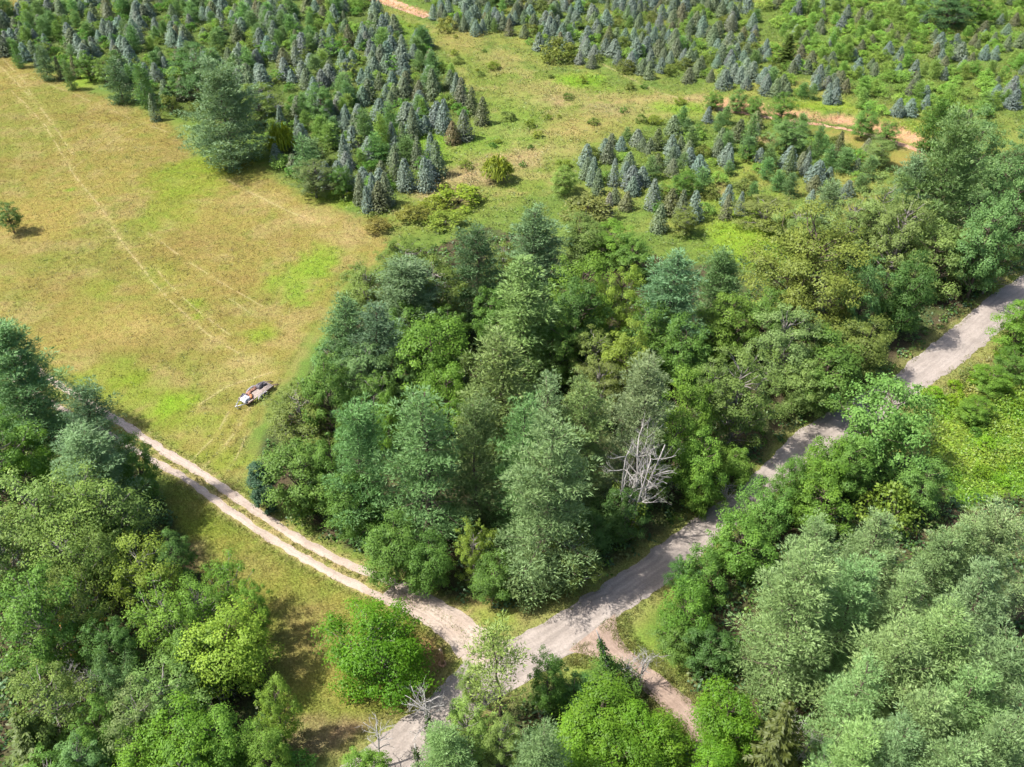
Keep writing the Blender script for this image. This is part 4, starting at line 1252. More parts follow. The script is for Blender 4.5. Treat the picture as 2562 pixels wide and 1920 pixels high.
G3 = 'trees right of the gravel road'
SAGE = (.116, .176, .078)
for row in [
    ('layered', 2246, 960, 13, 230, (.085, .175, .055), 'full green tree leaning over the right side of the road'),
    ('layered', 2083, 1105, 9, 120, BR, 'green tree covering the road edge left of the full green one'),
    ('broad', 2149, 1100, 9, 120, MI, 'darker green tree tucked against the full green roadside tree'),
    ('broad', 1990, 1150, 8, 95, MI, 'dense dark round tree touching the road, right side'),
    ('layered', 1925, 1220, 7, 120, (.085, .180, .050), 'light layered tree at the right road edge'),
    ('layered', 2071, 1200, 8, 145, BR, 'bright light green tree behind the layered roadside tree'),
    ('shrub', 2246, 1215, 6, 140, (.085, .140, .026), 'yellow-green fine bush behind the pines'),
    ('broad', 2330, 1160, 8, 120, (.08, .165, .05), 'green tree at the edge of the lush weedy field'),
    ('broad', 2490, 925, 4, 90, BR, 'green tree at the right edge of the lush weedy field'),
    ('broad', 2580, 750, 9, 110, BR, 'bright green tree at the right picture edge beside the road'),
    ('broad', 2552, 880, 5, 90, MI, 'green bushy tree at the right picture edge below the bright one'),
    ('broad', 2450, 1000, 3.5, 75, BR, 'low green sapling clump in the lush weedy field'),
    ('layered', 1865, 1308, 7, 160, (.085, .185, .035), 'bright layered tree beside the road, above the lane mouth'),
    ('layered', 1770, 1390, 7, 120, MI, 'green layered tree at the road bend'),
    ('broad', 1725, 1395, 6, 85, DK, 'dark green tree at the roadside corner'),
    ('layered', 1733, 1470, 8, 135, (.075, .165, .025), 'leafy green tree on the corner above the lane'),
    ('broad', 1700, 1555, 5, 110, MI, 'low leafy clump on the lane verge'),
    ('broad', 1790, 1580, 6, 120, DK, 'dark green low tree under the sage pines'),
    ('pine', 2052, 1303, 15, 140, SAGE, 'sage-green pine top at the upper left of the right-hand pine stand'),
    ('pine', 2211, 1285, 15, 190, SAGE, 'sage-green pine second along the top of the right-hand stand'),
    ('pine', 2363, 1335, 16, 170, SAGE, 'sage-green pine third along the top of the right-hand stand'),
    ('pine', 2441, 1300, 16, 150, SAGE, 'sage-green pine fourth along the top of the right-hand stand'),
    ('pine', 2540, 1285, 16, 170, SAGE, 'sage-green pine at the upper right end of the right-hand stand'),
    ('pine', 2029, 1398, 19, 250, SAGE, 'great sage-green pine at the left front of the right-hand stand'),
    ('pine', 2150, 1420, 17, 190, SAGE, 'sage-green pine right behind the great one'),
    ('pine', 2290, 1440, 17, 190, SAGE, 'sage-green pine in the second row of the right-hand stand'),
    ('pine', 2499, 1412, 17, 190, SAGE, 'sage-green pine in the second row at the right edge'),
    ('pine', 2394, 1505, 18, 210, SAGE, 'sage-green pine in the centre of the right-hand stand'),
    ('pine', 2266, 1566, 18, 230, (.125, .175, .080), 'olive-sage pine below the stand centre'),
    ('pine', 2169, 1645, 17, 180, (.120, .190, .085), 'greener sage pine near the weeping spruce'),
    ('pine', 2538, 1600, 18, 210, SAGE, 'sage-green pine at the right edge, third row'),
    ('pine', 2470, 1690, 17, 200, (.13, .195, .075), 'yellowish sage pine in the lower right'),
    ('pine', 2344, 1735, 17, 190, (.125, .185, .085), 'sage-green pine in the lower middle of the stand'),
    ('pine', 2511, 1815, 17, 200, SAGE, 'sage-green pine in the bottom right corner'),
    ('pine', 2270, 1800, 16, 190, (.115, .175, .080), 'sage-green pine on the bottom edge of the stand'),
    ('pine', 2170, 1850, 15, 180, (.115, .180, .075), 'sage-green pine at the bottom edge beside the weeping spruce'),
    ('pine', 2400, 1870, 16, 200, SAGE, 'sage-green pine cut by the bottom edge, right'),
    ('norway', 1980, 1745, 12.5, 180, (.045, .058, .014), 'yellowish dark weeping spruce with dead grey branches at the bottom'),
    ('broad', 1838, 1742, 9, 150, VI, 'vivid green tree beside the end of the lane'),
    ('broad', 1800, 1855, 7, 120, VI, 'vivid green low tree on the lane at the bottom edge'),
    ('broad', 1660, 1822, 7, 150, VI, 'vivid green tree left of the lane at the bottom'),
    ('fine', 2091, 1880, 8, 120, BL, 'blue-green broadleaf at the bottom edge under the pines'),
    ('broad', 1375, 1640, 9, 95, (.045, .110, .024), 'dark green young tree standing at the road junction'),
    ('broad', 1503, 1745, 8, 190, VI, 'vivid green tree in the wedge between road and lane'),
    ('broad', 1589, 1790, 7.5, 170, VI, 'vivid green tree nearest the lane in the wedge'),
    ('broad', 1450, 1810, 8, 150, (.080, .185, .012), 'vivid green tree at the bottom of the wedge'),
    ('broad', 1560, 1860, 8, 170, VI, 'vivid green tree on the bottom edge of the wedge'),
    ('broad', 1520, 1690, 5, 150, MI, 'low dark vine thicket under the leaning snag'),
    ('broad', 1440, 1700, 5, 110, DK, 'dark low thicket between the young tree and the snag'),
    ('pine', 1352, 1798, 14, 180, (.112, .172, .070), 'pale green pine at the bottom edge below the junction'),
    ('fine', 1173, 1772, 9, 130, (.120, .190, .055), 'soft light green tree at the bottom edge by the road'),
    ('pine', 1122, 1836, 10, 150, (.105, .175, .060), 'soft green pine at the bottom edge below the dead tree'),
    ('broad', 905, 1880, 6, 110, BR, 'small green tree at the bottom edge on the road'),
    ('fine', 1175, 1662, 6, 62, PALE, 'thin pale sapling at the driveway mouth'),
    ('broad', 1145, 1750, 4, 42, MI, 'small green sapling top between the dead trees'),
    ('fine', 1255, 1800, 8, 110, PALE, 'pale thin-leaved tree behind the bottom edge pine'),
    ('openpine', 1254, 1572, 14, 190, (.125, .180, .050), 'thin see-through pine in front of the road junction'),
]:
    stand(*row[:6], row[6], G3)

# ------------------------------------------------------------------ the old tree farm beyond the meadow
G4 = 'trees along the edge of the tree farm'
SB, SG, SN, YP, YL = (.100, .134, .122), (.084, .110, .070), (.092, .100, .062), (.086, .155, .056), (.120, .195, .048)
for row in [
    ('pine', 540, 185, 17.5, 158, PB, 'great rounded pine standing out on the far edge of the meadow'),
    ('arching', 700, 330, 5, 84, (.135, .165, .012), 'yellow-green weeping bush right of the great meadow pine'),
    ('youngpine', 97, 118, 8, 48, PB, 'blue-green young pine at the meadow edge, second from the left'),
    ('youngpine', 30, 105, 6.5, 30, YP, 'slim young pine leaning at the far left of the meadow edge'),
    ('youngpine', 160, 150, 7, 34, YP, 'small green pine between two dark firs on the meadow edge'),
    ('spruce', 137, 138, 6.5, 24, SN, 'narrow brown-grey fir left of the small green pine'),
    ('spruce', 173, 136, 6.5, 26, SN, 'narrow brown-grey fir right of the small green pine'),
    ('broad', 206, 128, 7, 58, MI, 'leafy green bush-tree on the meadow edge'),
    ('youngpine', 282, 150, 9.5, 72, (.085, .135, .075), 'tall grey-green young pine at the corner of the meadow edge'),
    ('youngpine', 345, 160, 9.5, 58, YP, 'green young pine right of the grey-green corner one'),
    ('broad', 250, 140, 7, 50, YL, 'pale leafy tree behind the corner pine'),
    ('spruce', 373, 228, 7, 34, SG, 'dark grey spruce on the meadow edge beside the olive dome'),
    ('shrub', 415, 228, 5, 52, OL, 'olive domed bush left of the great meadow pine'),
    ('broad', 490, 108, 13, 120, (.055, .120, .055), 'dark blue-green broadleaf behind the great meadow pine'),
    ('fine', 640, 205, 9, 120, OL, 'olive-brown brush right behind the great meadow pine'),
    ('youngpine', 754, 338, 9, 78, (.090, .160, .070), 'green young pine right of the weeping bush'),
    ('fine', 778, 400, 7.5, 100, (.075, .105, .050), 'grey-green dense tree on the meadow edge'),
    ('broad', 850, 420, 6, 50, MI, 'green bushy tree right of the grey-green dense one'),
    ('broad', 793, 205, 9, 75, (.060, .135, .050), 'round green tree behind the edge row of the tree farm'),
    ('spruce', 1107, 243, 8.5, 52, SB, 'tall silver-blue spruce at the tip of the tree farm block'),
    ('spruce', 1160, 270, 7.5, 56, (.080, .095, .070), 'dark grey-green spruce right of the tall silver-blue one'),
    ('spruce', 1132, 300, 5.5, 48, (.100, .082, .045), 'dark rusty brown fir at the foot of the silver-blue spruce'),
    ('spruce', 1205, 240, 7, 48, (.075, .088, .050), 'dark olive spruce, last one out in the clearing'),
    ('spruce', 1178, 215, 7, 42, (.080, .090, .050), 'dark olive spruce second from the end'),
    ('spruce', 1152, 190, 7.5, 46, (.095, .105, .075), 'grey-olive spruce third from the end'),
    ('spruce', 1140, 178, 7.5, 42, SB, 'silver-grey spruce behind the last dark ones'),
    ('spruce', 1080, 168, 8, 52, SG, 'grey spruce with brown skirts in the end group'),
    ('spruce', 1075, 328, 7.5, 46, SB, 'blue spruce on top of the clump above the pinkish grass'),
    ('spruce', 1042, 335, 7.5, 46, SG, 'grey spruce upper left of the clump above the pinkish grass'),
    ('spruce', 1090, 345, 8.5, 56, SG, 'broad grey spruce right of the clump above the pinkish grass'),
    ('spruce', 1012, 390, 7.5, 60, SB, 'broad blue spruce lower left of the clump above the pinkish grass'),
    ('spruce', 1062, 385, 8, 54, SB, 'blue spruce lower right of the clump above the pinkish grass'),
    ('spruce', 985, 375, 7, 44, SG, 'grey spruce left of the clump above the pinkish grass'),
    ('spruce', 1003, 300, 7.5, 44, SG, 'grey-brown spruce pair member, right one, above the clump'),
    ('spruce', 978, 300, 7.5, 42, SB, 'blue-grey spruce pair member, left one, above the clump'),
    ('spruce', 1030, 262, 8, 42, SG, 'grey-blue spruce standing by the lime-green gap'),
    ('spruce', 962, 425, 7.5, 50, SG, 'grey-green spruce at the lower corner of the tree farm'),
    ('spruce', 925, 425, 7.5, 44, SB, 'blue-grey spruce at the lower corner of the tree farm'),
    ('spruce', 916, 460, 6, 40, SB, 'silvery small spruce, lowest of the corner group'),
    ('spruce', 945, 450, 6.5, 60, (.075, .085, .05), 'dark olive broad spruce in the corner group'),
    ('spruce', 895, 430, 7, 46, (.085, .1, .06), 'dark green fir left of the corner group'),
    ('spruce', 740, 283, 7, 34, SB, 'silver-blue spruce behind the weeping bush'),
    ('spruce', 694, 256, 7, 36, SB, 'silver-blue spruce left of the one behind the weeping bush'),
    ('spruce', 860, 255, 7.5, 36, SB, 'blue spruce in the middle of the lower block'),
    ('spruce', 855, 330, 7.5, 42, SB, 'blue-grey spruce right of the green young pine'),
    ('spruce', 865, 395, 7, 44, SB, 'blue-grey spruce above the corner group'),
    ('youngpine', 970, 255, 8, 54, YP, 'light green young pine amid the blue spruces near the clearing'),
    ('youngpine', 905, 275, 8, 56, YP, 'light green young pine left of the spruce pair'),
    ('youngpine', 950, 290, 8, 46, YL, 'pale green young pine beside the spruce pair'),
    ('youngpine', 1055, 250, 4.5, 26, YL, 'tiny pale pine left of the tall silver-blue spruce'),
    ('arching', 1243, 408, 3.6, 92, (.120, .150, .022), 'broom-like domed bush alone on the pinkish grass'),
    ('shrub', 1145, 465, 3.4, 120, (.125, .170, .022), 'wide green bush left of the broom-like dome'),
    ('shrub', 1085, 490, 2.6, 70, (.125, .160, .024), 'green low bush beside the wide green bush'),
    ('shrub', 1035, 512, 3.0, 92, (.130, .130, .035), 'olive-brown domed bush at the meadow corner'),
    ('shrub', 945, 543, 2.6, 74, (.135, .125, .040), 'brown-olive domed bush nearest the meadow'),
    ('shrub', 1115, 530, 2.6, 100, (.115, .150, .03), 'green straggling bush behind the woods'),
    ('shrub', 1398, 92, 6, 88, (.100, .125, .030), 'tall olive bush at the bend of the grass track'),
    ('shrub', 1114, 40, 4, 56, (.135, .155, .045), 'pale olive bush where the orange track ends'),
    ('norway', 1978, 84, 8, 68, (.038, .058, .012), 'dark olive yew-like conifer among the grey firs'),
    ('broad', 1966, 230, 8, 68, MI, 'round green tree on the bank above the dirt track'),
    ('broad', 2172, 268, 6.5, 58, (.085, .160, .045), 'round green bush hanging over the orange bank'),
    ('broad', 2231, 300, 5.5, 50, (.075, .150, .035), 'small green bush at the right end of the orange bank'),
    ('youngpine', 2359, 262, 10, 80, MI, 'full green pine right of the orange bank'),
    ('broad', 1789, 230, 4, 42, MI, 'green bush at the left end of the upper bank'),
    ('broad', 1893, 240, 4.5, 44, MI, 'green bush on the upper bank, second from the left'),
    ('broad', 1850, 225, 5, 46, YP, 'light green bush on the upper bank between the two green ones'),
    ('broad', 2395, -22, 10, 110, (.035, .085, .045), 'very dark blue-green tree at the top edge, upper right'),
    ('broad', 2460, -20, 9, 80, MI, 'green tree at the top edge right of the very dark one'),
    ('broad', 1413, 415, 5.5, 60, YL, 'bright lime sapling at the left end of the brushy strip'),
    ('shrub', 1470, 490, 4.5, 140, (.110, .130, .05), 'grey-olive straggly bush above the back pines'),
    ('spruce', 1487, 385, 8, 40, SB, 'tall pointed spruce at the left end of the brushy strip'),
    ('spruce', 1540, 390, 7.5, 36, SB, 'blue spruce second in the brushy strip'),
    ('spruce', 1500, 415, 7, 38, SG, 'grey spruce just below the tall pointed one'),
    ('spruce', 1640, 440, 8, 50, SB, 'silvery spruce in the middle of the brushy strip'),
    ('spruce', 1655, 505, 7, 54, SG, 'grey-green spruce below the silvery middle one'),
    ('spruce', 1525, 475, 7, 38, (.145, .15, .13), 'grey faded spruce standing in green weeds'),
    ('spruce', 1745, 470, 8, 56, SB, 'bluish spruce at the edge of the lime-green gap'),
    ('spruce', 1712, 468, 8, 46, SG, 'grey spruce left of the bluish one by the lime-green gap'),
    ('spruce', 1860, 475, 6, 34, SB, 'small blue spruce above the lime-green gap'),
    ('spruce', 1825, 480, 6.5, 40, SN, 'brownish fir left of the small blue spruce'),
    ('spruce', 1985, 365, 8, 42, (.060, .085, .040), 'dark green pointed fir in the brushy strip'),
    ('spruce', 2027, 375, 6.5, 34, SB, 'blue spruce right of the dark pointed fir'),
    ('spruce', 1832, 365, 6, 30, SB, 'little blue spruce below the bank, left part'),
    ('spruce', 2108, 325, 8, 40, (.075, .085, .04), 'dark spire-topped fir just below the orange bank'),
    ('youngpine', 2055, 318, 7.5, 38, YP, 'columnar green pine left of the spire-topped fir'),
    ('youngpine', 1887, 285, 8, 46, YP, 'green pine below the upper bank'),
    ('broad', 1980, 300, 7, 90, (.085, .15, .06), 'leafy thicket tree hiding the track between the two banks'),
    ('broad', 2205, 345, 6, 66, PA, 'grey-green bush-tree beside the tan field'),
    ('fine', 1720, 520, 5, 70, OL, 'olive bush under the bluish spruce by the gap'),
    ('broad', 1715, 430, 5, 60, MI, 'round green bush in the brushy strip'),
    ('fine', 1930, 490, 6, 130, (.12, .14, .055), 'dull olive thicket behind the large oak'),
    ('fine', 2010, 520, 6, 110, PA, 'pale thicket tree behind the large oak, right'),
    ('broad', 1590, 590, 8, 110, MI, 'green tree at the back edge of the woods, left of the slim pine'),
    ('broad', 1450, 545, 8, 120, (.1, .15, .05), 'soft green tree behind the bright leaf-green tree'),
    ('broad', 1530, 560, 7, 120, BR, 'green thicket tree at the back of the woods'),
    ('fine', 1010, 600, 7, 130, OL, 'olive thicket at the back left corner of the woods'),
]:
    hh = row[3] * ((.78 if row[1] > 1400 else .9) if row[0] == 'spruce' else 1)
    stand(row[0], row[1], row[2], hh, row[4], row[5], row[6], G4)

# the lone tree on the meadow
stand('broad', 8, 507, 5.8, 62, (.060, .105, .036), 'small lone tree with a bare lower trunk standing out on the meadow', 'trees along the edge of the tree farm', v=3)


def scatter(poly, n, mind, rng, keep=None):
    lo, hi = poly.min(0), poly.max(0)
    out = []
    tries = 0
    while len(out) < n and tries < n * 60:
        tries += 1
        p = np.array([rng.uniform(lo[0], hi[0]), rng.uniform(lo[1], hi[1])])
        if not bool(inside(poly, p[0], p[1])):
            continue
        if keep is not None and not keep(p):
            continue
        ok = True
        for q in out:
            if (p[0] - q[0]) ** 2 + (p[1] - q[1]) ** 2 < mind * mind:
                ok = False
                break
        if ok:
            for (qx, qy, qr, _) in placed[:0] + _near:
                if (p[0] - qx) ** 2 + (p[1] - qy) ** 2 < (qr * .8 + mind * .35) ** 2:
                    ok = False
                    break
        if ok:
            out.append(p)
    return out


_near = [q for q in placed if q[1] > 110]
rs = random.Random(77)


def size_word(h, a, b):
    return 'small' if h < a else ('tall' if h > b else 'middling')


ORD = ['nearest', 'second nearest', 'third nearest', 'fourth nearest', 'fifth nearest', 'sixth nearest', 'seventh nearest', 'eighth nearest', 'ninth nearest', 'tenth nearest', 'eleventh nearest', 'twelfth nearest', 'thirteenth nearest', 'fourteenth nearest', 'fifteenth nearest', 'sixteenth nearest', 'seventeenth nearest', 'eighteenth nearest']
MARKS = [(540, 260, 'great meadow pine'), (700, 370, 'weeping bush'), (97, 170, 'blue-green pine at the meadow edge'), (282, 220, 'grey-green corner pine'), (490, 170, 'dark broadleaf behind the great pine'),
         (793, 250, 'round green tree in the farm'), (1107, 310, 'tall silver-blue spruce at the block tip'), (1050, 400, 'clump above the pinkish grass'), (920, 480, 'corner spruce group'),
         (960, 20, 'upper orange track'), (780, 420, 'grey-green tree on the meadow edge'), (20, 30, 'top left picture corner'), (300, 10, 'top edge above the corner pine'), (620, 10, 'top edge above the great pine'),
         (1114, 60, 'pale olive bush by the track end'), (1398, 140, 'tall olive bush at the track bend'), (1978, 120, 'dark yew-like conifer'), (1966, 265, 'round green tree on the bank'),
         (2172, 300, 'round bush over the orange bank'), (2359, 320, 'full green pine past the bank'), (2395, 20, 'very dark tree at the top edge'), (2540, 20, 'top right picture corner'), (1300, 10, 'top edge above the olive bush'),
         (1600, 10, 'top edge, right of the middle'), (1850, 10, 'top edge above the yew-like conifer'), (1789, 250, 'left end of the upper bank'), (2540, 230, 'right picture edge beyond the woods'), (1560, 190, 'lime patch on the grass track'),
         (2150, 150, 'green slope above the orange bank'), (1413, 450, 'bright lime sapling'), (1640, 490, 'silvery spruce of the brushy strip'), (1745, 520, 'bluish spruce by the gap'), (1985, 420, 'dark pointed fir'),
         (2108, 380, 'spire-topped fir'), (1860, 520, 'lime-green gap'), (2205, 390, 'bush beside the tan field'), (1980, 330, 'thicket between the two banks'), (1540, 430, 'left end of the brushy strip')]


def project(x, y):
    d = y * cp + CAM_H * sp
    return PW / 2 + FPX * x / d, PH / 2 + FPX * (CAM_H * cp - y * sp) / d


farm = {}


def fill(poly, n, where, mix, mind, hs, keep=None, edge=None):
    """Farm trees of one block: mix is a list of (weight, kind, colour, wording, name, height factor)."""
    pts = scatter(poly, n, mind, rs, keep)
    tot = sum(m[0] for m in mix)
    for p in pts:
        t = rs.uniform(0, tot)
        for m in mix:
            t -= m[0]
            if t <= 0:
                break
        _, kind, col, word, name, hm = m
        h = rs.uniform(*hs) * hm
        h0, r0 = SIZE[kind]
        r = h * r0 / h0 * rs.uniform(1.05, 1.5) * (1.12 if kind == 'spruce' else 1.0)
        o = plant(kind, p, h, r, jit(col, .14), '', '%s %s' % (word + ('es' if word.endswith('sh') else 's'), where), parts=p[1] < 175, name=name, tilt=(rs.gauss(0, .03), rs.gauss(0, .03)))
        px = project(*p)
        dm, mk = min((math.hypot(px[0] - a, px[1] - b), c) for a, b, c in MARKS)
        s = size_word(h / hm, hs[0] + (hs[1] - hs[0]) * .33, hs[0] + (hs[1] - hs[0]) * .67)
        farm.setdefault((s + ' ' + word, mk), []).append((dm, o))


mixA = [(42, 'spruce', SB, 'silver-blue spruce', 'blue_spruce', 1), (28, 'spruce', SG, 'grey-green fir', 'fir_tree', 1), (5, 'spruce', SN, 'brownish grey fir', 'fir_tree', .95),
        (32, 'youngpine', YP, 'soft green young pine', 'young_pine', 1.05), (10, 'youngpine', YL, 'light green young pine', 'young_pine', .9),
        (9, 'sapling', MI, 'leafy green sapling', 'sapling', .85), (26, 'shrub', YL, 'light green bush', 'shrub', .5), (16, 'shrub', MI, 'dark green bush', 'shrub', .5), (8, 'sapling', OL, 'olive leafy sapling', 'sapling', .8)]
fill(PLANT_A, 740, 'in the tree farm block beside the meadow', mixA, 1.5, (3.3, 5.7))
mixB1 = [(46, 'spruce', SB, 'silver-grey spruce', 'spruce_tree', 1), (34, 'spruce', SG, 'grey-green fir', 'grey_fir', 1), (8, 'spruce', SN, 'brownish grey fir', 'grey_fir', .95),
         (9, 'youngpine', YP, 'green young pine', 'young_pine', .9), (14, 'shrub', YL, 'light green bush', 'leafy_bush', .62), (7, 'shrub', OL, 'olive bush', 'leafy_bush', .7)]
mixB2 = [(17, 'spruce', SB, 'silver-grey spruce', 'spruce_tree', 1), (7, 'spruce', SN, 'brownish grey fir', 'grey_fir', .9), (10, 'spruce', SG, 'grey-green fir', 'grey_fir', .9),
         (26, 'youngpine', YL, 'light green young pine', 'young_pine', .95), (40, 'shrub', (.125, .215, .050), 'light green bush', 'leafy_bush', .68), (8, 'sapling', MI, 'leafy green sapling', 'sapling', .75)]
XB = at(1960, 150)[0]
fill(PLANT_B, 470, 'on the left half of the slope beyond the dirt track', mixB1, 1.6, (2.9, 4.9), keep=lambda p: p[0] < XB + 6 * math.sin(p[1] * .1))
fill(PLANT_B, 500, 'on the right half of the slope beyond the dirt track', mixB2, 1.6, (2.6, 4.6), keep=lambda p: p[0] >= XB + 6 * math.sin(p[1] * .1))
mixC = [(20, 'spruce', SB, 'blue spruce', 'blue_spruce', 1), (18, 'spruce', SG, 'grey-green fir', 'fir_tree', 1), (6, 'spruce', SN, 'brownish grey fir', 'fir_tree', .9), (4, 'spruce', (.07, .085, .045), 'dark fir', 'fir_tree', 1.1),
        (24, 'youngpine', YP, 'soft green young pine', 'young_pine', 1), (14, 'shrub', YL, 'light green bush', 'shrub', .55), (12, 'shrub', OL, 'olive bush', 'shrub', .55), (6, 'sapling', MI, 'leafy sapling', 'sapling', .8)]
fill(PLANT_C, 118, 'in the brushy strip below the dirt track', mixC, 2.4, (2.7, 4.8), keep=lambda p: math.hypot(p[0] - at(1870, 610)[0], p[1] - at(1870, 610)[1]) > 9)
mixD = [(30, 'shrub', (.125, .165, .03), 'low green bush', 'shrub', 1), (18, 'shrub', OL, 'low olive bush', 'shrub', 1), (10, 'shrub', MI, 'low dark green bush', 'shrub', 1)]
MARKS += [(1243, 440, 'broom-like domed bush'), (1145, 490, 'wide green bush'), (1250, 330, 'middle of the clearing'), (1100, 130, 'upper neck of the clearing'), (1640, 270, 'grass track below the firs')]
fill(CLEARING, 34, 'scattered over the clearing', mixD, 2.2, (.8, 2.2))
mixE = [(30, 'shrub', (.105, .190, .016), 'lush green bramble', 'bramble', 1), (5, 'shrub', MI, 'dark green bramble', 'bramble', 1)]
MARKS += [(2440, 1010, 'sapling clump in the lush field'), (2540, 930, 'right edge of the lush field'), (2360, 1120, 'near side of the lush field'), (2540, 1150, 'lower right of the lush field')]
fill(KUDZU, 18, 'in the lush weedy field', mixE, 2.2, (.9, 2.0), keep=lambda p: project(*p)[0] < 2600)
for (word, mk), lst in farm.items():
    for i, (dm, o) in enumerate(sorted(lst, key=lambda q: q[0])):
        o['label'] = ('%s, %s to the %s' % (word, ORD[i], mk)) if i < len(ORD) and len(lst) > 1 else '%s near the %s' % (word, mk)

# ------------------------------------------------------------------ dead trees, snags, fallen wood
def dead_tree(seed, h, r, stems=1, depth=4, rad=.16, spread=.5, start=.35, fork=3):
    rng = np.random.default_rng(seed)
    wood = Geo()

    def grow(p, d, L, ra, k):
        n = 4
        P = [np.array(p)]
        dd = np.array(d, float)
        for i in range(n):
            dd = unit(dd + rng.normal(0, .14, 3) + np.array([0, 0, .05]))
            P.append(P[-1] + dd * L / n)
        P = np.array(P)
        wood.tube(P, np.linspace(ra, ra * .5, n + 1), 5 if k > 1 else 4, cap=k > 1)
        if k == 0:
            return
        for j in range(rng.integers(fork - 1, fork + 2)):
            u = rng.uniform(.35, 1.0)
            i = min(n, int(u * n))
            q = unit(dd + rng.normal(0, spread, 3) + np.array([0, 0, .12]))
            grow(P[i], q, L * rng.uniform(.45, .72), max(.012, ra * .5 * rng.uniform(.6, 1)), k - 1)
    for s in range(stems):
        a = s * 2 * math.pi / max(1, stems) + rng.uniform(0, 1)
        lean = (.15 if stems > 1 else .06)
        d = unit(np.array([lean * math.cos(a), lean * math.sin(a), 1]))
        k = 6
        P = [np.array([.12 * math.cos(a), .12 * math.sin(a), -.3])]
        for i in range(k):
            d = unit(d + rng.normal(0, .05, 3) + np.array([0, 0, .04]))
            P.append(P[-1] + d * h * .8 / k)
        P = np.array(P)
        wood.tube(P, np.linspace(rad, rad * .3, k + 1), 6)
        for j in range(int(8 + 5 * (depth > 2))):
            u = rng.uniform(start, 1)
            i = min(k, int(round(u * k)))
            b = rng.uniform(0, 6.28)
            q = unit(np.array([math.cos(b), math.sin(b), rng.uniform(.15, .9)]))
            grow(P[i], q, r * rng.uniform(.45, .85) * (1.15 - .5 * u), rad * .36 * (1.2 - .6 * u), depth - 2)
    return wood.mesh('wood')


def vine(seed, P, w, n, leaf=.24, hang=0.2):
    """Leaves wrapped round a stem that follows P."""
    rng = np.random.default_rng(seed)
    P = np.asarray(P, float)
    d = np.concatenate([[0], np.cumsum(np.linalg.norm(np.diff(P, axis=0), axis=1))])
    t = rng.uniform(0, d[-1], n)
    c = np.stack([np.interp(t, d, P[:, i]) for i in range(3)], 1)
    ww = np.interp(t / d[-1], np.linspace(0, 1, len(w)), w)
    lump = .6 + .8 * vnoise(t * 1.1, np.full(n, seed * 1.3), seed)
    o = unit(rng.normal(0, 1, (n, 3)) * np.array([1, 1, .5])) * (ww * lump * rng.random(n) ** .5)[:, None]
    gg = Geo()
    N = unit(o + np.array([0, 0, .35]) + rng.normal(0, .3, (n, 3)))
    D = unit(np.cross(N, rng.normal(0, 1, (n, 3))) + np.array([0, 0, -hang]))
    c = c + o
    c[:, 2] = np.maximum(c[:, 2], .03)
    gg.leaves(c, D, N, leaf * rng.uniform(.7, 1.3, n), leaf * .7, np.clip(rng.normal(1, .18, n), .5, 1.6))
    return gg.mesh('vine')


def snag(name, px, py, me, label, vines=(), vcol=(.07, .14, .02), rz=0, tilt=(0, 0), cat='dead tree', mat='deadwood'):
    x, y = at(px, py)
    o = empty(name, (x, y, float(height(x, y))), rz, (1, 1, 1), tilt)
    tag(o, label, cat, 'dead trees and snags')
    obj('wood', me, M[mat], o)
    for v in vines:
        obj('vine', v, M['leaf'], o, vcol)
    return o


# big bleached tree at the edge of the woods, vines on its lower stems
big = dead_tree(901, 16.5, 4.4, 5, 4, .2, .28, .45, 3)
snag('dead_tree', 1572, 1340, big, 'big bleached dead tree with vine-wrapped lower trunks at the woods edge',
     [vine(11, [[0, 0, 0], [.8, .2, 3], [1.7, .5, 6], [2.8, .9, 9]], [1.2, .9, .8, .35], 900), vine(12, [[0, 0, 0], [-.6, .9, 3.5], [-1.2, 1.7, 7]], [1.1, .9, .5], 700),
      vine(13, [[0, 0, 0], [.1, -.9, 3], [.2, -1.8, 6.5]], [1.0, .8, .45], 600)], (.10, .15, .02), rz=.4)
snag('dead_tree', 1075, 1862, dead_tree(902, 9, 4.2, 1, 4, .17, .6, .3, 3), 'pale dead tree with many forked twigs beside the lower road',
     [vine(14, [[0, 0, 0], [.1, 0, 2.5], [.1, 0, 5]], [.5, .35, .2], 260, .2)], (.05, .09, .02), rz=1.0)
snag('dead_tree', 952, 1925, dead_tree(903, 7.5, 2.6, 1, 4, .15, .6, .5, 3), 'small bleached dead tree at the bottom edge on the road side', rz=2.2)
snag('dead_tree', 1128, 1822, dead_tree(904, 6.5, 1.6, 1, 3, .08, .5, .4, 2), 'thin grey dead sapling beside the pale forked dead tree', rz=.2, mat='greybark')
snag('dead_tree', 1590, 1722, dead_tree(905, 6, 3.0, 2, 4, .13, .7, .45, 3), 'low twisted bleached tree at the lane mouth', rz=2.6)
snag('dead_tree', 1812, 1262, dead_tree(906, 4, 2.2, 2, 3, .09, .7, .3, 3), 'grey heap of dead branches at the shaded road edge', rz=.7)
sn = Geo()
sn.tube([[0, 0, -.2], [-.3, 0, 3], [-.9, .1, 6], [-1.7, .2, 9], [-2.0, .2, 10]], [.24, .2, .15, .08, .03], 7)
snag('leaning_snag', 1530, 1745, sn.mesh('wood'), 'leaning broken snag thickly wrapped in vines by the junction',
     [vine(15, [[0, 0, 0], [-.3, 0, 3], [-.9, .1, 6], [-1.6, .2, 8.6]], [1.5, 1.0, .7, .25], 1100, .22)], (.05, .11, .018))
sn = Geo()
sn.tube([[0, 0, -.2], [.05, 0, 2.5], [0, .1, 4.6]], [.14, .11, .06], 6)
snag('vine_post', 1046, 1935, sn.mesh('wood'), 'narrow dark vine-covered stub at the bottom edge on the road',
     [vine(16, [[0, 0, 0], [.05, 0, 2.2], [0, 0, 4.0]], [.55, .45, .2], 420, .16)], (.045, .075, .02))
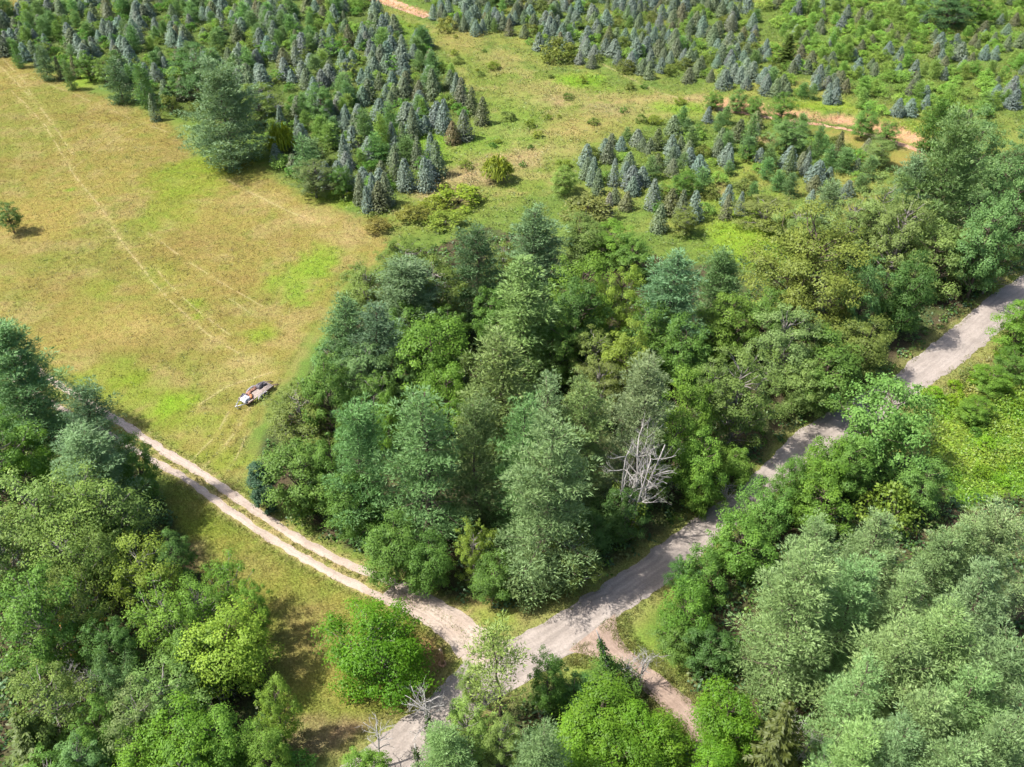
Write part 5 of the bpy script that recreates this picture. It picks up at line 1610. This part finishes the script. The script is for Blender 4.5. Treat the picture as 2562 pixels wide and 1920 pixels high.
# smaller grey dead branches caught in the left-hand trees
for i, (px, py, hh, rr, lab) in enumerate([(225, 1760, 6.5, 2.2, 'bare grey dead branch standing in the left woods shade'), (560, 1760, 4.5, 2.6, 'grey dead branches below the yellow-green spreading tree'),
                                          (465, 1815, 5.5, 2.2, 'bleached dead branches above the vivid bottom-edge tree'), (350, 1880, 5, 2.0, 'grey dead twigs among the greyish trees at the bottom'),
                                          (1985, 1905, 6.5, 2.6, 'dead grey branches on the weeping spruce'), (690, 285, 4, 2.5, 'grey dead brush behind the great meadow pine')]):
    snag('dead_branches', px, py, dead_tree(920 + i, hh, rr, 2, 4, .08, .7, .3, 3), lab, rz=i * 1.1, cat='dead branches')
# brown dead brush in the left woods
x, y = at(222, 1610)
o = plant('shrub', (x, y), 5, 2.2, (.26, .14, .055), 'orange-brown dead brush in the left woods', 'dead trees and snags', name='dead_brush')

# ------------------------------------------------------------------ the old wooden post at the driveway mouth
x, y = at(1107, 1662)
po = empty('wooden_post', (x, y, 0), .1, (1, 1, 1), (.06, -.05))
tag(po, 'weathered brown wooden post leaning beside the driveway mouth', 'post')
m_post = plain('weathered_post', (.26, .15, .07), .9, col2=(.38, .26, .15), scale=6)
g = Geo()
g.tube([[0, 0, -.2], [0, 0, .5], [0, 0, 2.0], [.01, 0, 2.55]], [.15, .145, .14, .13], 9)
obj('shaft', g.mesh('shaft', False), m_post, po)
g = Geo()
g.tube([[0, 0, 2.55], [.01, 0, 2.6], [.015, 0, 2.63]], [.135, .12, .04], 9)
obj('split_top', g.mesh('split_top'), plain('pale_cut_wood', (.42, .32, .22), .9), po)
g = Geo()
g.box((.16, 0, 1.2), (.07, .26, 2.3))
obj('brace_board', g.mesh('brace_board'), m_post, po)
g = Geo()
for i in range(9):
    a = i * .7
    g.box((.25 * math.cos(a), .25 * math.sin(a), .06), (.28, .2, .18), Matrix.Rotation(a, 3, 'Z'))
obj('packed_earth', g.mesh('packed_earth'), plain('clay_earth', (.34, .2, .12), .95), po)

# ------------------------------------------------------------------ flatbed trailer in the meadow
A, B = at(592, 1026), at(676, 968)
dv = B - A
ang = math.atan2(dv[1], dv[0])
LEN = float(np.hypot(*dv))
k = LEN / 6.3
tr = empty('flatbed_trailer', (A[0], A[1], 0), ang, (k, k, k))
tag(tr, 'old flatbed utility trailer loaded with junk parked in the dry meadow', 'trailer')
m_frame = plain('rusty_frame', (.10, .075, .07), .7, .3, col2=(.20, .12, .09), scale=5)
m_plank = plain('grey_planks', (.24, .19, .165), .85, col2=(.36, .30, .27), scale=7)
m_rub = plain('tyre_rubber', (.025, .025, .027), .85)
m_rim = plain('white_rims', (.55, .55, .56), .5, .2)
m_fend = plain('dull_fender', (.24, .22, .24), .5, .5)
m_red = plain('red_lens', (.45, .02, .02), .3)
HB, WB, X0, X1 = .62, 2.05, 1.35, 6.2
g = Geo()
for s in (-1, 1):
    g.box(((X0 + X1) / 2, s * (WB / 2 - .05), HB), (X1 - X0, .09, .16))
for xx in np.linspace(X0 + .05, X1 - .05, 7):
    g.box((xx, 0, HB - .03), (.07, WB - .2, .09))
obj('frame', g.mesh('frame'), m_frame, tr)
g = Geo()
for s in (-1, 1):
    d = np.array([1.35, -s * 0 + s * .75])
    a = math.atan2(s * .80, 1.35)
    g.box((.70, s * .42, HB - .02), (1.62, .08, .12), Matrix.Rotation(a, 3, 'Z'))
g.box((.02, 0, HB - .02), (.26, .16, .14))
tongue = obj('tongue', g.mesh('tongue'), plain('silver_tongue', (.45, .45, .47), .45, .5), tr)
g = Geo()
g.tube([[.28, .10, .02], [.28, .10, .95]], .04, 8)
g.box((.28, .10, .04), (.18, .18, .04))
g.tube([[.28, .10, .95], [.28, .28, .97]], .02, 6)
obj('jack', g.mesh('jack'), plain('jack_steel', (.42, .42, .44), .45, .6), tongue)
npl = 9
for i in range(npl):
    yy = -WB / 2 + .13 + (WB - .26) * i / (npl - 1)
    if i in (3, 4):
        x0, x1 = X0 + 1.75, X1 - .02        # planks missing at the front
    else:
        x0, x1 = X0 + .06 + R.uniform(0, .25) + (1.1 if i == 2 else 0), X1 - .02
    g = Geo()
    g.box(((x0 + x1) / 2, yy, HB + .105 + R.uniform(-.008, .008)), (x1 - x0, .19, .04))
    obj('plank', g.mesh('plank'), m_plank, tr)


def wheel(parent, xx, yy, s):
    w = Geo()
    prof = [(.0, -.105), (.24, -.105), (.33, -.10), (.36, -.06), (.36, .06), (.33, .10), (.24, .105)]
    n = 20
    V, q = [], []
    for j in range(n):
        a = 2 * math.pi * j / n
        for (rr, ww) in prof[1:]:
            V.append((xx + rr * math.cos(a), yy + ww, .36 + rr * math.sin(a)))
    m = len(prof) - 1
    for j in range(n):
        for i in range(m - 1):
            q.append((j * m + i, j * m + i + 1, ((j + 1) % n) * m + i + 1, ((j + 1) % n) * m + i))
    w.add(np.array(V), quads=q)
    o = obj('wheel', w.mesh('wheel'), m_rub, parent)
    r_ = Geo()
    r_.tube([[xx, yy - .085, .36], [xx, yy + .085, .36]], .235, 16)
    r_.tube([[xx, yy + s * .085, .36], [xx, yy + s * .125, .36]], .07, 10)
    obj('rim', r_.mesh('rim'), m_rim, o)


for s in (-1, 1):
    for xx in (3.55, 4.42):
        wheel(tr, xx, s * (WB / 2 + .16), s)
    g = Geo()
    for i in range(10):
        a0, a1 = math.pi * i / 10, math.pi * (i + 1) / 10
        c = lambda a: np.array([3.985 + .98 * math.cos(a), .36 + .52 * math.sin(a)])
        p, q_ = c(a0), c(a1)
        y0, y1 = s * (WB / 2 + .01), s * (WB / 2 + .31)
        g.add([[p[0], y0, p[1]], [p[0], y1, p[1]], [q_[0], y1, q_[1]], [q_[0], y0, q_[1]],
               [p[0], y0, p[1] + .03], [p[0], y1, p[1] + .03], [q_[0], y1, q_[1] + .03], [q_[0], y0, q_[1] + .03]],
              quads=[(0, 1, 2, 3), (7, 6, 5, 4), (0, 4, 5, 1), (2, 6, 7, 3), (0, 3, 7, 4), (1, 5, 6, 2)])
    obj('fender', g.mesh('fender'), m_fend, tr)
    g = Geo()
    g.box((X1 + .035, s * .85, HB), (.05, .2, .1))
    obj('tail_light', g.mesh('tail_light'), m_red, tr)
    g = Geo()
    g.tube([[3.55, 0, .36], [3.55, s * WB / 2, .36]], .05, 8)
    g.tube([[4.42, 0, .36], [4.42, s * WB / 2, .36]], .05, 8)
    obj('axle', g.mesh('axle'), m_frame, tr)
for s in (-1, 1):                                    # loading ramps folded out at the back
    g = Geo()
    for dy in (-.13, .13):
        g.box((X1 + .55, s * .62 + dy, .36), (1.15, .05, .06), Matrix.Rotation(.42, 3, 'Y'))
    for t in np.linspace(-.5, .5, 6):
        g.box((X1 + .55 + t * .95, s * .62, .36 - t * .43), (.05, .26, .04))
    obj('ramp', g.mesh('ramp'), m_frame, tr)


def load(name, me, mat, local, label, cat, rz=0.0):
    v = Vector((local[0] * k, local[1] * k, 0))
    v.rotate(Matrix.Rotation(ang, 3, 'Z'))
    o = obj(name, me, mat)
    o.location = (A[0] + v.x, A[1] + v.y, local[2] * k)
    o.rotation_euler = (0, 0, ang + rz)
    o.scale = (k, k, k)
    return tag(o, label, cat, 'junk on the trailer')


def lump(seed, a, b, c, fold=.2, nn=18):
    rng = np.random.default_rng(seed)
    V, q = [], []
    for i in range(nn):
        for j in range(nn):
            u, v = i / (nn - 1) * 2 - 1, j / (nn - 1) * 2 - 1
            ed = (1 - abs(u) ** 3) * (1 - abs(v) ** 3)
            f = float(fbm(np.array(u * 2.4 + seed), np.array(v * 2.4), seed, 3))
            V.append((u * a * (1 + fold * (f - .5)), v * b * (1 + fold * (f - .5)), max(0.0, c * ed ** .5 * (.45 + 1.1 * f))))
    for i in range(nn - 1):
        for j in range(nn - 1):
            q.append((i * nn + j, (i + 1) * nn + j, (i + 1) * nn + j + 1, i * nn + j + 1))
    n0 = len(V)
    V2 = [(x, y, -.001) for x, y, z in V]
    q2 = [tuple(n0 + t for t in reversed(f)) for f in q]
    gg = Geo()
    gg.add(np.array(V + V2), quads=q + q2)
    return gg.mesh('bundle', True)


DZ = HB + .132
load('tarp_bundle', lump(31, .62, .55, .5), plain('white_tarp', (.40, .40, .47), .6, col2=(.52, .53, .60), scale=3), (1.75, -.12, DZ - .01), 'crumpled white tarp bundle at the tongue end of the trailer', 'tarp')
load('dark_sheet', lump(32, .42, .4, .36), plain('dark_plastic', (.05, .045, .07), .4), (2.15, .62, DZ), 'dark plastic bundle beside the white tarp on the trailer', 'bundle')
load('black_heap', lump(33, .75, .5, .45), plain('black_heap', (.05, .045, .05), .6, col2=(.10, .085, .10), scale=4), (5.1, .42, DZ), 'dark heap of scrap at the rear of the trailer deck', 'scrap')
for i, (xx, yy, L, rz, lab) in enumerate([(3.55, .72, 2.4, .04, 'rust-brown timber lying along the far side of the trailer'), (3.3, .50, 2.0, -.05, 'rust-brown timber lying second from the far side of the trailer'),
                                         (2.7, .28, 1.5, .35, 'short rusty beam lying askew on the trailer')]):
    g = Geo()
    g.box((0, 0, .09), (L, .17, .16))
    g.box((L * .3, 0, .18), (.2, .21, .03))
    load('timber', g.mesh('timber'), plain('rusty_timber', (.20, .095, .065), .85, col2=(.32, .17, .12), scale=5), (xx, yy, DZ), lab, 'timber', rz)
g = Geo()
g.tube([[-.35, 0, .2], [.35, 0, .2]], .2, 12)
load('rusty_drum', g.mesh('rusty_drum'), plain('orange_drum', (.38, .15, .06), .7), (2.45, -.45, DZ), 'orange-rusted small drum on the trailer', 'drum', .9)

# ------------------------------------------------------------------ grass, weeds and undergrowth
rng = np.random.default_rng(99)


def lawn(name, label, pts, hgt, wid, nb, spread, bright=1.0, lean=.35, leafy=False):
    """Tufts of blades at pts, coloured like what grows there."""
    n = len(pts)
    X, Y = pts[:, 0], pts[:, 1]
    Cc = zone(X, Y) * bright
    Z = height(X, Y)
    P = np.repeat(np.stack([X, Y, Z], 1), nb, 0)
    P[:, :2] += rng.normal(0, spread, (n * nb, 2))
    d = rng.normal(0, 1, (n * nb, 3)) * np.array([lean, lean, .15]) + np.array([0, 0, .8])
    d = unit(d)
    hh = np.repeat(hgt * rng.uniform(.6, 1.4, n) * ((.25 + 1.6 * smooth(.35, .7, fbm(X * .3, Y * .3, 61, 3))) if leafy else 1), nb) * rng.uniform(.6, 1.2, n * nb)
    col = np.repeat(Cc * rng.uniform(.65, 1.4, (n, 1)) * np.stack([rng.uniform(.8, 1.1, n), np.ones(n), np.ones(n)], 1), nb, 0) * rng.uniform(.85, 1.2, (n * nb, 1))
    gg = Geo()
    if leafy:
        c = P + np.stack([np.zeros(n * nb), np.zeros(n * nb), rng.uniform(.1, 1, n * nb) * hh], 1)
        N = unit(rng.normal(0, .55, (n * nb, 3)) + np.array([0, 0, 1]))
        D = unit(np.cross(N, rng.normal(0, 1, (n * nb, 3))))
        gg.leaves(c, D, N, wid * rng.uniform(.7, 1.4, n * nb), wid * .65, rng.uniform(.8, 1.25, n * nb), col)
    else:
        gg.blades(P, d, hh, wid * rng.uniform(.7, 1.3, n * nb), rng.uniform(.85, 1.2, n * nb), col)
    o = obj(name, gg.mesh(name), M['herb'])
    tag(o, label, name.replace('_', ' '), kind='stuff')
    return o


def spread_points(poly, n, cond=None):
    lo, hi = poly.min(0), poly.max(0)
    lo[0], hi[0] = max(lo[0], -230), min(hi[0], 230)
    out, m = [], 0
    while m < n:
        p = rng.uniform(lo, hi, (n * 2, 2))
        p = p[inside(poly, p[:, 0], p[:, 1])]
        if cond is not None:
            p = p[cond(p)]
        out.append(p)
        m += len(p)
        if len(out) > 40:
            break
    return np.concatenate(out)[:n]


def off_road(p, lim=.0):
    ok = np.ones(len(p), bool)
    for a, b in ((MAIN_L, MAIN_R), (LANE_L, LANE_R)):
        ok &= ~inside(np.concatenate([a, b[::-1]]), p[:, 0], p[:, 1])
    dd = np.minimum(dist_poly(DRV_U, p[:, 0], p[:, 1]), dist_poly(DRV_D, p[:, 0], p[:, 1]))
    return ok & (dd > .55)


lawn('meadow_grass', 'dry golden grass of the open meadow', spread_points(MEADOW, 100000, off_road), .2, .042, 3, .14, 1.05, .45)
lawn('field_grass', 'golden green grass between driveway and left woods', spread_points(LOWER, 26000, off_road), .2, .035, 3, .15, 1.1, .5)
pm = spread_points(MEADOW, 9000, off_road)
pm = pm[fbm(pm[:, 0] * .12, pm[:, 1] * .12, 303, 4) > .52][:3000]
lawn('meadow_weeds', 'darker weeds standing in the dry meadow', pm, .35, .17, 8, .22, .85, leafy=True)
FARM = poly_at([(-60, 40), (-60, 125), (250, 215), (470, 310), (650, 345), (700, 460), (830, 520), (1000, 600), (1450, 560), (1750, 660), (2000, 640), (2250, 470),
                (2400, 380), (2660, 300), (2700, -30), (-40, -30)])
lawn('tall_weeds', 'green weeds and brambles growing through the old tree farm', spread_points(FARM, 42000, lambda p: ~inside(MEADOW, p[:, 0], p[:, 1]) & ~inside(TANFIELD, p[:, 0], p[:, 1])), 0.95, .30, 6, .42, 1.0, leafy=True)
lawn('lush_weeds', 'lush bright green weeds right of the road', spread_points(KUDZU, 8000, off_road), .75, .28, 7, .42, 1.0, leafy=True)


def near_edges(n, lines, w0, w1):
    out = []
    for line in lines:
        P = resample(line, .3)
        T = np.gradient(P, axis=0)
        T /= np.linalg.norm(T, axis=1, keepdims=True)
        Nn = np.stack([-T[:, 1], T[:, 0]], 1)
        i = rng.integers(0, len(P), n)
        out.append(P[i] + Nn[i] * rng.uniform(w0, w1, (n, 1)) * rng.choice([-1, 1], (n, 1)))
    return np.concatenate(out)


pe = near_edges(4500, (MAIN_L, MAIN_R, LANE_L, LANE_R, DRV_U, DRV_D), .0, 1.6)
ne = np.minimum(np.minimum(dist_poly(MAIN_L, pe[:, 0], pe[:, 1]), dist_poly(MAIN_R, pe[:, 0], pe[:, 1])), np.minimum(dist_poly(LANE_L, pe[:, 0], pe[:, 1]), dist_poly(LANE_R, pe[:, 0], pe[:, 1])))
pe = pe[off_road(pe) | ((ne < .55) & (fbm(pe[:, 0] * .7, pe[:, 1] * .7, 404, 3) > .5))]
lawn('verge_grass', 'tufted grass along the road and driveway edges', pe, .26, .06, 4, .12, 1.0, .5)
pw = np.concatenate([spread_points(FOREST, 4200, off_road), spread_points(WOODS_L, 2600, off_road), spread_points(WOODS_R, 3000, off_road)])
gg = Geo()
n, nb = len(pw), 17
c0 = np.repeat(np.stack([pw[:, 0], pw[:, 1], height(pw[:, 0], pw[:, 1])], 1), nb, 0)
hh = np.repeat(rng.uniform(.5, 1.9, n), nb)
q = unit(rng.normal(0, 1, (n * nb, 3))) * rng.random((n * nb, 1)) ** .45
q[:, 2] = np.abs(q[:, 2])
c0 = c0 + q * np.stack([hh * .75, hh * .75, hh], 1)
N = unit(q + np.array([0, 0, .6]) + rng.normal(0, .4, (n * nb, 3)))
pal = np.array([(.06, .13, .025), (.08, .16, .02), (.05, .10, .03), (.10, .13, .035), (.055, .115, .045)])
col = np.repeat(pal[rng.integers(0, len(pal), n)] * rng.uniform(.8, 1.3, (n, 1)), nb, 0)
gg.leaves(c0, unit(np.cross(N, rng.normal(0, 1, (n * nb, 3)))), N, .38 * rng.uniform(.7, 1.3, n * nb), .26, rng.uniform(.75, 1.3, n * nb), col)
tag(obj('undergrowth', gg.mesh('undergrowth'), M['herb']), 'leafy undergrowth covering the floor of the woods', 'undergrowth', kind='stuff')
